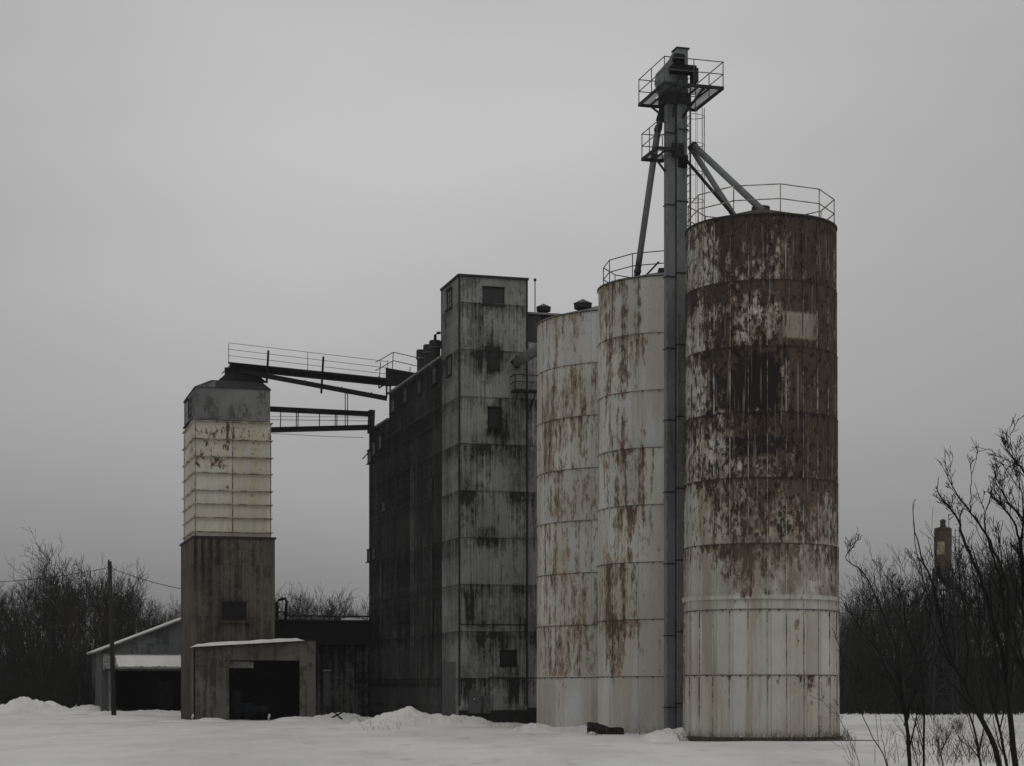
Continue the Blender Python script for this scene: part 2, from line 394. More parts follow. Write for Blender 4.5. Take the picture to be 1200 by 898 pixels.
# ------------------------------------------------------------------ elevator building
E = Frame(538.3, 97.4)
elev = E.thing('grain_elevator', 'tall grimy grey sheet-metal grain elevator with square headhouse tower and long blackened bin wall', 'grain elevator')
WT, DT, HT = 3.65, 3.75, 23.3
def wallbox(u0, u1, v0, v1, z0, z1): return MB().box(u0, u1, v0, v1, z0, z1)
def window(fr, parent, plane, c0, x0, y0, x1, y1, pane='glass', frame='dark', bars=(1, 1), proud=.045, fw=.06, name='window'):
    """plane 'front' at v=c0 or 'side' at u=c0; pixel rectangle gives its place on that wall"""
    fn = fr.front if plane == 'front' else fr.side
    a0, z1 = fn(x0, y0, c0); a1, _ = fn(x1, y0, c0); _, z0 = fn(x0, y1, c0)
    if a0 > a1: a0, a1 = a1, a0
    def bx(b_, p0, p1, q0, q1, d0, d1):
        if plane == 'front': b_.box(p0, p1, c0-d1, c0-d0, q0, q1)
        else: b_.box(c0-d1, c0-d0, p0, p1, q0, q1)
    b_ = MB(); fw = min(fw, (a1-a0)*.2)
    bx(b_, a0-fw, a0, z0-fw, z1+fw, -.1, proud+.02); bx(b_, a1, a1+fw, z0-fw, z1+fw, -.1, proud+.02)
    bx(b_, a0, a1, z1, z1+fw, -.1, proud+.02); bx(b_, a0, a1, z0-fw, z0, -.1, proud+.05)
    bx(b_, a0-fw-.03, a1+fw+.03, z0-fw-.05, z0-fw-.003, -.05, proud+.12); bx(b_, a0-fw-.03, a1+fw+.03, z1+fw+.003, z1+fw+.04, -.05, proud+.09)
    w = b_.build(name, M[frame], parent)
    p = MB(); bx(p, a0, a1, z0, z1, -.1, .032); p.build('pane', M[pane], w)
    if bars[0]+bars[1] > 2:
        g = MB(); t_ = .022
        for i in range(1, bars[0]): q = a0+(a1-a0)*i/bars[0]; bx(g, q-t_, q+t_, z0, z1, .0, proud-.004)
        for i in range(1, bars[1]): q = z0+(z1-z0)*i/bars[1]; bx(g, a0, a1, q-t_, q+t_, .0, proud-.008)
        g.build('glazing_bar', M[frame], w)
    return w
def sheeting(b_, side, c0, a0, a1, z0, z1, seed, pitch=.17, tier=2.44):
    # corrugation ridges and overlapping sheet edges standing proud of the wall
    rn = random.Random(seed); a = a0+.08
    def bx(p0, p1, q0, q1, d):
        if side: b_.box(c0-d, c0-.001, p0, p1, q0, q1)
        else: b_.box(p0, p1, c0-d, c0-.001, q0, q1)
    while a < a1-.06:
        bx(a, a+.045, z0, z1, .014+.004*rn.random()); a += pitch
    z = tier
    while z < z1-.3:
        a = a0+.06
        while a < a1-.1:
            w = min(.9, a1-.06-a); dz = rn.uniform(-.02, .02)
            bx(a, a+w-.015, z+dz-.03, z+dz+.03, .024+.012*rn.random()); a += .9
        z += tier
    return b_
b_ = wallbox(0, WT, 0, DT, -.4, HT); sheeting(b_, False, 0, 0, WT, .8, HT-.05, 1); sheeting(b_, True, 0, 0, DT, .8, HT-.05, 2)
tw = b_.build('tower_wall', M['tower'], elev)
tr = MB(); q = .09
for (u, v) in ((0, 0), (WT, 0), (0, DT)): MB().box(u-q*.5, u+q*.5, v-q*.5, v+q*.5, 1.0, HT-.02).build('corner_trim', M['dark'], elev)
MB().box(-.09, WT+.09, -.09, DT+.09, HT+.003, HT+.12).build('tower_roof', M['dark'], elev)
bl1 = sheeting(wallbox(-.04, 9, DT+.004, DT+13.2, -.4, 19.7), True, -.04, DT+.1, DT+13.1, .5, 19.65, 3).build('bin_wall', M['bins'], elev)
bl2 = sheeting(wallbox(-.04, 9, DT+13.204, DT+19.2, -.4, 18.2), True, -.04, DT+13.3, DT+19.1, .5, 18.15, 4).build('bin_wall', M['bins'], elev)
b_ = MB().box(-.14, 9.1, DT+.02, DT+13.3, 19.703, 19.82); b_.box(-.14, 9.1, DT+13.31, DT+19.3, 18.203, 18.3); b_.build('roof', M['trim'], elev)
# proud sheet laps and downpipes that break up the long wall
b_ = MB()
random.seed(5)
for v in (DT+1.1, DT+4.3, DT+7.6, DT+13.1):
    b_.box(-.075, -.045, v-.03, v+.03, .5, 18.1 if v > DT+13 else 19.6)
b_.build('wall_batten', M['bins'], elev)
b_ = MB()
for v in (DT+2.3, DT+6.7, DT+11.1, DT+15.5):
    b_.box(-.10, -.045, v-.5, v+.5, random.uniform(2, 5), random.uniform(9, 15))
b_.build('patch_sheet', M['bins'], elev)
WA = 9.0
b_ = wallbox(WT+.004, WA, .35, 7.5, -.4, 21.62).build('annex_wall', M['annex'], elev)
b_ = MB().box(WT+.01, WA+.1, .27, 7.6, 21.623, 21.72); b_.build('annex_roof', M['trim'], elev)
# lower part of the annex is faced with the same grey sheet as the tower
u0, zt = E.front(618, 402, .3)
MB().box(WT+.004, 5.2, .10, .345, -.4, zt).build('annex_facing', M['tower'], elev)
b_ = MB(); b_.box(-.05, WT+.02, -.05, -.004, -.4, .78); b_.box(WT+.03, 5.2, .04, .095, -.4, .9); b_.build('foundation', M['concrete'], elev)
window(E, elev, 'front', 0, 566.8, 338, 589.4, 356, bars=(1, 1))
window(E, elev, 'side', 0, 525, 343, 530, 363, pane='pane', bars=(2, 3))
window(E, elev, 'side', 0, 525, 421, 529.5, 441, pane='pane', bars=(2, 3))
for (x, y0, y1) in ((461, 469, 484), (475.2, 458, 473), (491.8, 448, 463), (509.5, 433, 451)):
    window(E, elev, 'side', -.05, x-2, y0, x+2, y1, pane='pane', bars=(2, 2), fw=.05)
for (x, y0, y1) in ((446, 512, 527), (438.5, 520, 534), (433.5, 530, 543), (433, 646, 658), (438.5, 643, 656), (446, 636, 650), (450, 590, 600)):
    window(E, elev, 'side', -.05, x-1.6, y0, x+1.6, y1, pane='pane', bars=(2, 2), fw=.05)
window(E, elev, 'front', 0, 573, 479, 585, 501, bars=(1, 1), frame='black', name='wall_opening')
window(E, elev, 'front', 0, 587, 764, 604, 779, bars=(1, 1), frame='black', name='wall_opening')
window(E, elev, 'front', .10, 601, 416, 614, 430, bars=(1, 1), frame='black', name='wall_opening') if False else None
def fbox(fr, c0, x0, y0, x1, y1, d, name, mat, parent):
    a0, z1 = fr.front(x0, y0, c0); a1, _ = fr.front(x1, y0, c0); _, z0 = fr.front(x0, y1, c0)
    return MB().box(a0, a1, c0-d, c0-.004, z0, z1).build(name, mat, parent)
M['boxpaint'] = plain('grey_cabinet_paint', (.085, .09, .088), .25)
c1 = fbox(E, 0, 548.5, 809, 562, 836, .22, 'utility_box', M['boxpaint'], elev)
fbox(E, -.224, 555, 818.5, 556.6, 820, .02, 'latch', M['white'], c1)
c2 = fbox(E, 0, 564.6, 815.5, 574, 836, .2, 'utility_box', M['boxpaint'], elev)
fbox(E, -.204, 570.5, 824, 572.5, 827, .02, 'latch', M['trim'], c2)
# wall pipe, conduit
a0, z0 = E.front(573, 794, -.06); a1, z1 = E.front(628, 794, -.06)
MB().tube([(a0, -.07, 1.45), (a0, -.07, z0), (a1+.3, -.07, z0)], .028, 6).build('wall_pipe', M['galv'], elev)
a2, z2 = E.front(620, 799, -.06)
MB().tube([(a1-.35, -.06, z0-.2), (a1+.3, -.06, z0-.2)], .02, 6).build('wall_pipe', M['galv'], elev)
MB().box(-.02, WT+.01, -.035, -.004, 5.22, 5.27).build('sheet_lap', M['black'], elev)
# pale door panel on the tower's left face
v0, zt = E.side(534, 776, 0); v1, _ = E.side(519, 776, 0)
MB().box(-.05, -.004, min(v0, v1), max(v0, v1), .2, zt).build('side_door', M['boxpaint'], elev)
# grimy patches of missing sheet: shallow dark boarding
b_ = MB()
for (x0, y0, x1, y1) in ((574, 407, 586, 433),):
    a0, z1 = E.front(x0, y0, 0); a1, _ = E.front(x1, y0, 0); _, z0 = E.front(x0, y1, 0); b_.box(a0, a1, -.034, -.003, z0, z1)
b_.build('boarded_window', M['dark'], elev)
# small wall platform right of the tower
b_ = MB()
za = E.front(600, 459, 0)[1]
ua = E.front(601, 459, -.5)[0]; ub = E.front(630, 459, -.5)[0]
b_.box(ua, ub, -.95, -.06, za-.08, za)
for u in (ua, (ua+ub)/2, ub): b_.beam((u, -.93, za), (u, -.93, za+.75), .05, .05)
for dz in (.38, .75): b_.beam((ua, -.93, za+dz), (ub, -.93, za+dz), .04, .04); b_.beam((ua, -.93, za+dz), (ua, 0, za+dz), .04, .04)
b_.beam((ua+.2, -.06, za-.75), (ua+.2, -.9, za-.05), .05, .05); b_.beam((ub-.2, -.06, za-.75), (ub-.2, -.9, za-.05), .05, .05)
b_.build('wall_platform', M['dark'], elev)

# ------------------------------------------------------------------ roof equipment on the elevator
def lp(fr, u, v, z): return Vector((fr.x+u*CU-v*SU, fr.y+u*SU+v*CU, z))
def cyclone(px0, px1, ytop, v, zroof, label, stub=None):
    u0 = E.front(px0, 0, v)[0]; u1 = E.front(px1, 0, v)[0]; zt = E.front(px0, ytop, v)[1]
    r = (u1-u0)/2; c_ = lp(E, (u0+u1)/2, v, zroof)
    t_ = thing('roof_duct', label, 'roof duct', c_)
    h = zt-zroof
    MB().lathe((0, 0, 0), [(0, 0), (r*.85, 0), (r*.85, h*.6), (r, h*.65), (r, h*.93), (r*.9, h), (0, h)], 20).build('duct_drum', M['dark'], t_)
    MB().lathe((0, 0, 0), [(r*1.06, h*.60), (r*1.1, h*.60), (r*1.1, h*.65), (r*1.02, h*.65)], 20).build('collar', M['galv'], t_)
    if stub:
        MB().tube([(0, 0, h), (0, 0, h+.3), (.12, 0, h+.42), (.3, 0, h+.42)], .08, 8).build('elbow', M['black'], t_)
cyclone(488, 498.5, 410, 9.5, 19.82, 'leftmost dark round duct on the edge of the long elevator roof')
cyclone(496, 507, 404, 7.2, 19.82, 'middle dark round duct on the edge of the long elevator roof')
cyclone(503, 517, 399, 5.0, 19.82, 'dark round duct with an elbow on top, beside the headhouse tower', True)
def vent(c_, r, label, mat='dark'):
    t_ = thing('roof_vent', label, 'roof vent', c_)
    MB().lathe((0, 0, 0), [(0, 0), (r*.62, 0), (r*.62, r*.55)], 20).build('collar', M[mat], t_)
    MB().lathe((0, 0, 0), [(r*.62, r*.35), (r*.98, r*.42), (r, r*.95), (r*.9, r*.98)], 20).build('drum', M[mat], t_)
    MB().lathe((0, 0, 0), [(r*1.05, r*.95), (r*1.05, r*1.02), (r*.08, r*1.5), (0, r*1.5)], 20).build('cap', M['galv'], t_)
uu = E.front(637, 366, .75)[0]
vent(lp(E, uu, .75, 21.72), .38, 'small mushroom vent on the flat annex roof right of the headhouse tower')
uu = E.front(627, 366, 1.2)[0]; c_ = lp(E, uu, 1.2, 21.72); zt = E.front(627, 330, 1.2)[1]
t_ = thing('roof_mast', 'thin dark mast with a small ball on top, standing beside the headhouse tower', 'mast', c_)
MB().tube([(0, 0, 0), (0, 0, zt-21.72)], .03, 6).build('rod', M['black'], t_)
MB().lathe((0, 0, zt-21.72), [(.001, -.02), (.06, .02), (.085, .08), (.06, .14), (.001, .18)], 12).build('ball', M['black'], t_)

# ------------------------------------------------------------------ silos
def silo(name, label, x, Z, rbase, step, H, nring, mat, ribs, ribw, rail, roofh=.8, band=False, seg=120, ribphase=0.0):
    c_ = Vector(((x-600)/F*Z, Z, 0)); t_ = thing(name, label, 'silo', c_)
    rh = H/nring
    rnd = random.Random(hash(len(label)) % 97)
    for i in range(nring):
        r = rbase+step*(nring-1-i); z0 = i*rh; z1 = z0+rh
        b_ = MB().lathe((0, 0, 0), [(r, z0-(.4 if i == 0 else 0)), (r, z1-.05), (r+.018, z1-.05), (r+.018, z1), (r-.02, z1)], seg)
        n = ribs
        b_.cur = 1
        for k_ in range(n):
            a = 2*PI*(k_+ribphase+(0 if ribs > 20 else .37*i))/n; w = ribw/r/2; d_ = .032 if ribs > 20 else .008
            p = [((r+dd)*math.cos(a+s_*w), (r+dd)*math.sin(a+s_*w)) for dd, s_ in ((-.01, -1), (d_, -1), (d_, 1), (-.01, 1))]
            b_.hexa([(q[0], q[1], z0) for q in p], [(q[0], q[1], z1-.052) for q in p])
        b_.cur = 2; nb_ = int(2*PI*r/.35)
        for k_ in range(nb_):
            a = 2*PI*k_/nb_+.1; big_ = .05 if k_ % 2 else .025
            b_.beam(((r+.01)*math.cos(a), (r+.01)*math.sin(a), z1-.03), ((r+.018+big_*.6)*math.cos(a), (r+.018+big_*.6)*math.sin(a), z1-.03), big_, big_)
        b_.build('wall_ring', [M[mat], M['rib'] if mat == 'big' else M[mat], M['dark']], t_)
    r = rbase
    MB().lathe((0, 0, 0), [(r+.06, H-.02), (r+.06, H+.03), (r-.05, H+.05), (.35, H+roofh), (.35, H+roofh+.15), (0, H+roofh+.15)], 72).build('roof', M['trim'] if mat != 'big' else M['pad'], t_)
    MB().lathe((0, 0, 0), [(r+.02, H-.045), (r+.05, H-.045), (r+.05, H-.022), (r+.02, H-.022)], 96).build('rim', M['dark'], t_)
    return t_, c_
def ring_rail(parent, r, zb, angs, h, mat, tub=.022, midh=.5, close=True):
    b_ = MB(); pts = [(r*math.cos(a), r*math.sin(a)) for a in angs]
    for p in pts: b_.tube([(p[0], p[1], zb), (p[0], p[1], zb+h)], tub, 6)
    pairs = list(zip(pts, pts[1:]))+([(pts[-1], pts[0])] if close else [])
    for a, c in pairs:
        for hh in (h, h*midh): b_.tube([(a[0], a[1], zb+hh), (c[0], c[1], zb+hh)], tub, 6)
    return b_.build('guard_rail', M[mat], parent)
HS = 19.44
big, bigc = silo('grain_silo', 'nearest silo, cream steel turning dark brown with rust in its upper rings', 891.5, 72, 2.84, .016, HS, 8, 'big', 26, .028, True, ribphase=.3)
MB().lathe((0, 0, 0), [(2.9, 5.24), (3.0, 5.24), (3.0, 5.40), (2.9, 5.42)], 96).build('hoop_band', M['big'], big)
MB().lathe((0, 0, 0), [(2.9, 4.84), (2.97, 4.84), (2.97, 4.90), (2.9, 4.91)], 96).build('hoop_band', M['big'], big)
MB().lathe((0, 0, 0), [(3.08, -.4), (3.1, .12), (2.9, .14)], 72).build('base_pad', M['pad'], big)
va = math.atan2(-72, -bigc.x)
ring_rail(big, 2.78, HS+.03, [va+R(-57+36*k_) for k_ in range(10)], 1.08, 'palerail')
mid, midc = silo('grain_silo', 'pale silo with brown streaks down its left side, just left of the bucket elevator', 785.5, 82.6, 3.16, .004, HS, 8, 'mid', 6, .02, True, ribphase=.2)
va = math.atan2(-82.6, -midc.x)
ring_rail(mid, 2.95, HS+.03, [va+R(-63+30*k_) for k_ in range(12)], 1.05, 'dark')
lef, lefc = silo('grain_silo', 'wide pale rust-streaked silo next to the headhouse tower, left of the other two silos', 739.5, 91, 4.55, .003, HS, 8, 'left', 9, .02, False, roofh=1.3, ribphase=.1)
vent(Vector(((683-600)/F*88.2, 88.2, HS+.14)), .42, 'larger mushroom vent on the roof of the wide left silo')
b_ = MB(); p0 = at(772, 307, 80.6)-midc; p1 = at(756, 324, 80.4)-midc
b_.beam(p0, p1, .07, .07); b_.box(*(sorted((p0.x, p0.x+.7))), p0.y, p0.y+.6, HS+.1, HS+.55); b_.build('roof_hatch', M['dark'], mid)

# ------------------------------------------------------------------ bucket elevator (leg) and spouts
L = Frame(794, 75)
leg = L.thing('bucket_elevator', 'tall blue-grey twin-casing bucket elevator with caged ladder, motor and railed platforms above the silos', 'bucket elevator')
ZT = 27.5
MB().box(0, .41, 0, .34, -.3, 26.2).build('casing', M['steel'], leg)
MB().box(-.42, -.06, .10, .42, -.3, 26.0).build('casing', M['steel'], leg)
b_ = MB()
z = 1.3
while z < 25:
    b_.box(-.03, .46, -.03, .39, z, z+.05); b_.box(-.45, -.035, .07, .45, z-.15, z-.10)
    z += 2.87/2 if False else 2.87
b_.build('casing_flange', M['dark'], leg)
for u_c, v_c in ((0, 0), (-.42, .10)): MB().box(u_c-.012, u_c+.035, v_c-.012, v_c+.02, 1.0, 25.2).build('edge_highlight', M['trim'], leg)  # pale strips paint a highlight along the casing edges
b_ = MB().prism_v([(.44, 25.7), (.44, ZT), (-.02, ZT), (-.22, ZT-.35), (-.75, ZT-.95), (-.8, ZT-1.35), (-.62, ZT-1.8)], -.02, .5)
b_.build('head_housing', M['steel'], leg)
MB().box(-.06, .5, -.06, .55, ZT+.003, ZT+.06).build('head_cap', M['dark'], leg)
# motor: ribbed cylinder + end bell + belt guard
b_ = MB().tube([(-.3, -.36, 26.98), (.12, -.36, 26.98)], .17, 14)
for i in range(5): b_.tube([(-.25+i*.08, -.36, 26.98), (-.22+i*.08, -.36, 26.98)], .195, 14)
b_.box(-.25, .1, -.55, -.15, 26.74, 26.80)
b_.build('motor', M['black'], leg)
MB().box(-.38, .62, -.5, -.06, 26.44, 26.72).build('belt_guard', M['black'], leg)
b_ = MB(); b_.beam((-.3, -.5, 25.8), (.1, -.3, 26.44), .06, .06); b_.beam((.3, -.5, 25.8), (-.1, -.3, 26.44), .06, .06); b_.box(.5, .72, -.45, -.1, 26.1, 26.65); b_.build('motor_mount', M['dark'], leg)
MB().box(-.6, .5, -.1, .6, 25.3, 25.75).build('head_collar', M['dark'], leg)
def platform(u0, u1, v0, v1, zd, hr, nu, nv, hole, name):
    b_ = MB(); w = .12
    b_.box(u0, u1, v0, v0+.06, zd-w, zd); b_.box(u0, u1, v1-.06, v1, zd-w, zd)
    b_.box(u0, u0+.06, v0+.06, v1-.06, zd-w, zd); b_.box(u1-.06, u1, v0+.06, v1-.06, zd-w, zd)
    k_ = u0+.45
    while k_ < u1-.2:
        b_.box(k_, k_+.05, v0+.06, v1-.06, zd-w+.02, zd-.03); k_ += .5
    fr_ = b_.build(name, M['dark'], leg)
    g = MB(); k_ = v0+.1
    while k_ < v1-.08:
        if not (hole[2] < k_ < hole[3]): g.box(u0+.06, u1-.06, k_, k_+.022, zd-.028, zd-.002)
        else:
            if hole[0]-u0 > .15: g.box(u0+.06, hole[0], k_, k_+.022, zd-.028, zd-.002)
            if u1-hole[1] > .15: g.box(hole[1], u1-.06, k_, k_+.022, zd-.028, zd-.002)
        k_ += .14
    g.build('grating', M['dark'], fr_)
    r = MB(); t_ = .02
    for i in range(nu+1):
        u = u0+.03+(u1-u0-.06)*i/nu
        for v in (v0+.03, v1-.03): r.tube([(u, v, zd), (u, v, zd+hr)], t_, 6)
    for i in range(1, nv):
        v = v0+.03+(v1-v0-.06)*i/nv
        for u in (u0+.03, u1-.03):
            if u == u1-.03 and name == 'lower_platform': continue
            r.tube([(u, v, zd), (u, v, zd+hr)], t_, 6)
    for hh in (hr, hr*.5):
        for v in (v0+.03, v1-.03): r.tube([(u0+.03, v, zd+hh), (u1-.03, v, zd+hh)], t_, 6)
        r.tube([(u0+.03, v0, zd+hh), (u0+.03, v1, zd+hh)], t_, 6)
        if name != 'lower_platform': r.tube([(u1-.03, v0, zd+hh), (u1-.03, v1, zd+hh)], t_, 6)
    r.build('guard_rail', M['galv'], fr_)
    return fr_
platform(-1.12, 1.4, -1.45, 1.55, 25.66, .97, 2, 2, (-.7, .95, -.1, .75), 'upper_platform')
platform(-1.06, -.12, -.45, 1.35, 23.4, .97, 1, 2, (-.9, .2, .1, .5), 'lower_platform')
b_ = MB()
for s_ in (-.6, .55):
    MB().beam((s_, -1.4, 25.54), (s_*.35, -.02, 24.75), .07, .07).build('platform_brace', M['dark'], leg); MB().beam((s_, 1.4, 25.54), (s_*.35, .5, 24.75), .07, .07).build('platform_brace', M['dark'], leg)
b_.beam((-1.0, .2, 23.28), (-.45, .2, 22.6), .07, .07); b_.beam((.0, -.05, 23.15), (.0, -.05, 23.7), .5, .1)
b_.build('platform_brace', M['dark'], leg)
MB().box(.02, .41, -.035, -.004, 22.75, 23.2).build('inspection_door', M['black'], leg)
lad = MB()
for v in (.02, .46): lad.beam((.56, v, 19.3), (.56, v, 26.6), .05, .03)
z = 19.5
while z < 26.5: lad.tube([(.56, .02, z), (.56, .46, z)], .014, 5); z += .3
for z in (20.5, 22.5, 24.5): lad.beam((.43, .2, z), (.56, .2, z), .04, .04)
lo = lad.build('ladder', M['dark'], leg)
cg = MB()
hoop = [(.56+.68*math.sin(a)*1.0, .24-.36*math.cos(a)) for a in [PI*i/12 for i in range(13)]]
z = 20.4
while z < 25.4: cg.tube([(p[0], p[1], z) for p in hoop], .014, 5); z += 1.13
for i in (1, 3, 5, 6, 7, 9, 11): cg.tube([(hoop[i][0], hoop[i][1], 20.4), (hoop[i][0], hoop[i][1], 25.3)], .010, 5)
cg.build('safety_cage', M['palerail'], lo)

def spout(label, pts, r, mat='steel', collars=True):
    p0 = Vector(pts[0]); t_ = thing('grain_spout', label, 'spout', p0)
    q = [Vector(p)-p0 for p in pts]
    MB().tube(q, r, 14).build('pipe', M[mat], t_)
    if collars:
        b_ = MB()
        for f_ in (.02, .97):
            a = q[0].lerp(q[-1], f_); d_ = (q[-1]-q[0]).normalized()
            b_.tube([a-d_*.04, a+d_*.04], r+.025, 14)
        b_.build('collar', M['dark'], t_)
    return t_
sp1 = spout('long steep grey spout running down left from the bucket elevator to the narrow silo roof', [at(771.5, 148, 75.6), at(746.5, 323, 80.8)], .135)
o_ = at(771.5, 148, 75.6)
b_ = MB().hexa([Vector(p)-o_ for p in (at(768, 152, 75.4), at(776, 152, 75.3), at(776, 152, 75.8), at(768, 152, 75.9))],
               [Vector(p)-o_ for p in (at(770, 143, 75.4), at(777, 138, 75.3), at(777, 138, 75.8), at(770, 143, 75.9))])
b_.tube([at(773, 143, 75.6)-o_, at(779, 122, 75.4)-o_], .17, 10)
b_.build('valve_box', M['dark'], sp1)
spout('thick grey spout slanting down right onto the rusty nearest silo', [at(812, 170, 75.2), at(899, 252, 71.3)], .135)
spout('shorter grey spout behind the ladder cage, dropping toward the rear of the nearest silo', [at(809, 172, 75.8), at(840, 221, 74.6), at(866, 262, 73.6)], .115)
p0 = at(803.5, 187, 74.9); t_ = thing('support_brace', 'thin black diagonal brace from the bucket elevator to the nearest silo roof', 'brace', p0)
MB().beam((0, 0, 0), at(859, 252, 71.6)-p0, .09, .09).build('bar', M['black'], t_)
b_ = MB().box(-.12, .1, -.06, .1, -.15, .15); b_.build('bracket', M['black'], t_)
# pipe from the elevator wall to the wide silo
p0 = at(608, 424, 97.9); p1 = at(640, 404, 93.2)
p0 = at(606, 424.5, 98.0); p1 = at(646, 401, 92.0)
t_ = thing('transfer_pipe', 'thick grey pipe from the headhouse tower wall to the wide left silo', 'pipe', p0)
MB().tube([(0, 0, 0), p1-p0], .27, 16).build('pipe', M['pipe'], t_)
MB().tube([(p0-p0)-(p1-p0).normalized()*.1, (p1-p0).normalized()*.12], .36, 4).build('wall_socket', M['black'], t_)

# ------------------------------------------------------------------ grain dryer tower
D = Frame(227, 112)
dry = D.thing('grain_dryer', 'cream ribbed-panel grain dryer tower standing on a dark brown boarded base', 'grain dryer')
b_ = MB(); T = .15; DW, DD = 4.86, 7.2
b_.box(0, DW, 0, T, 3.9, 10.9); b_.box(0, T, T, DD, -.4, 10.9); b_.box(DW-T, DW, T, DD, 3.9, 10.9); b_.box(T, DW, DD-T, DD, -.4, 3.899); b_.box(T, DW-T, DD-T, DD, 3.9, 10.9)
b_.build('base_wall', M['wood'], dry)
MB().box(T, DW-T, T, DD-T, 3.9, 4.0).build('upper_floor', M['black'], dry)
MB().box(-.08, DW+.08, -.08, DD+.08, 10.903, 11.02).build('ledge', M['dark'], dry)
bw_ = window(D, dry, 'front', 0, 259.5, 705.5, 289, 727, pane='black', bars=(1, 1), frame='wood', fw=.09)
ys = [628.0, 622.3, 605.6, 589.5, 573.6, 553.1, 533.9, 513.4, 492.5]
zs = [EYE+(HOR-y)/F*112.15 for y in ys]
U0, U1, V0, V1 = .1, 4.62, .12, 6.1
for i in range(len(zs)-1):
    z0, z1 = zs[i], zs[i+1]
    b_ = MB(); ins = .0
    b_.box(U0, U1, V0, V1, z0, z1-.07)
    b_.build('dryer_panel', M['dryer'], dry)
    f_ = MB()
    f_.hexa([(U0-.0, V0, z1-.069), (U1, V0, z1-.069), (U1, V1, z1-.069), (U0, V1, z1-.069)], [(U0-.15, V0-.15, z1-.03), (U1+.15, V0-.15, z1-.03), (U1+.15, V1+.15, z1-.03), (U0-.15, V1+.15, z1-.03)])
    f_.box(U0-.15, U1+.15, V0-.15, V1+.15, z1-.0295, z1-.001)
    f_.build('panel_flange', M['dryerflange'] if 'dryerflange' in M else M.setdefault('dryerflange', plain('cream_flange', (.50, .48, .40), .5, c2=(.22, .16, .10), sc=1.5)), dry)
b_ = MB()
um = D.front(272.5, 550, V0)[0]
for u, v in ((U0, V0), (U1, V0), (U0, V1)): MB().box(u-.035, u+.035, v-.035, v+.035, zs[0], zs[-1]-.1).build('corner_strip', M['palerail'], dry)
MB().box(um-.03, um+.03, V0-.03, V0-.003, zs[0], zs[-1]-.1).build('seam_strip', M['palerail'], dry)
CT = 19.93
MB().box(U0+.02, U1-.02, V0+.02, V1-.02, zs[-1]+.002, CT).build('cap_wall', M['cap'], dry)
MB().hexa([(U0-.05, V0-.05, CT+.003), (U1+.05, V0-.05, CT+.003), (U1+.05, V1+.05, CT+.003), (U0-.05, V1+.05, CT+.003)],
          [(1.2, 1.2, 20.55), (U1-.35, 1.2, 20.55), (U1-.35, 5.0, 20.55), (1.2, 5.0, 20.55)]).build('roof', M['dark'], dry)
MB().hexa([(U0-.03, V0-.03, CT+.004), (1.3, V0-.03, CT+.004), (1.3, V0+.2, CT+.004), (U0-.03, V0+.2, CT+.004)],
          [(1.0, V0-.03, CT+.25), (1.3, V0-.03, CT+.42), (1.3, V0+.2, CT+.42), (1.0, V0+.2, CT+.25)]).build('roof_gable', M['cap'], dry)
window(D, dry, 'side', U0+.02, 217.3, 474, 221.5, 500, frame='dark', bars=(1, 2), name='side_opening', fw=.08)
window(D, dry, 'side', U0+.02, 223, 468, 226, 492, pane='black', frame='trim', bars=(1, 3), name='side_opening', fw=.06)

# lean-to in front of the dryer (receiving shed)
S = Frame(229, 110)
shed = S.thing('drive_through_shed', 'low grey board lean-to with a big black doorway, in front of the cream dryer tower', 'shed')
SW = S.front(370, 800, 0)[0]; SD = 2.0
ua = S.front(267, 800, 0)[0]; ub = S.front(352, 800, 0)[0]; zo = S.front(300, 774, 0)[1]
z0_, z1_ = S.front(232, 759.5, 0)[1], S.front(366, 751.5, 0)[1]
zz = lambda u: z0_+(z1_-z0_)*u/SW
T = .14
b_ = MB()
def pw(b_, u0, u1, v0, v1, zb, zf): # wall piece with sloping top
    b_.hexa([(u0, v0, zb), (u1, v0, zb), (u1, v1, zb), (u0, v1, zb)], [(u0, v0, zf(u0)), (u1, v0, zf(u1)), (u1, v1, zf(u1)), (u0, v1, zf(u0))])
pw(b_, 0, ua, 0, T, -.4, zz); pw(b_, ub, SW, 0, T, -.4, zz); pw(b_, ua, ub, 0, T, zo, zz)
b_.build('front_wall', M['shedwall'], shed)
b_ = MB(); pw(b_, 0, T, T, SD, -.4, zz); pw(b_, SW-T, SW, T, 8.9, -.4, zz); pw(b_, 5.15, SW-T, 8.8, 8.9, -.4, zz)
b_.build('side_wall', M['shedwall'], shed)
b_ = MB()
b_.hexa([(-.1, -.18, zz(0)+.004), (SW*.93, -.18, zz(SW*.93)+.004), (SW*.93, SD, zz(SW*.93)+.004), (-.1, SD, zz(0)+.004)],
        [(-.1, -.18, zz(0)+.07), (SW*.93, -.18, zz(SW*.93)+.07), (SW*.93, SD, zz(SW*.93)+.07), (-.1, SD, zz(0)+.07)])
b_.box(5.1, SW, .05, 8.95, z1_+.01, z1_+.09)
b_.build('roof', M['dark'], shed)
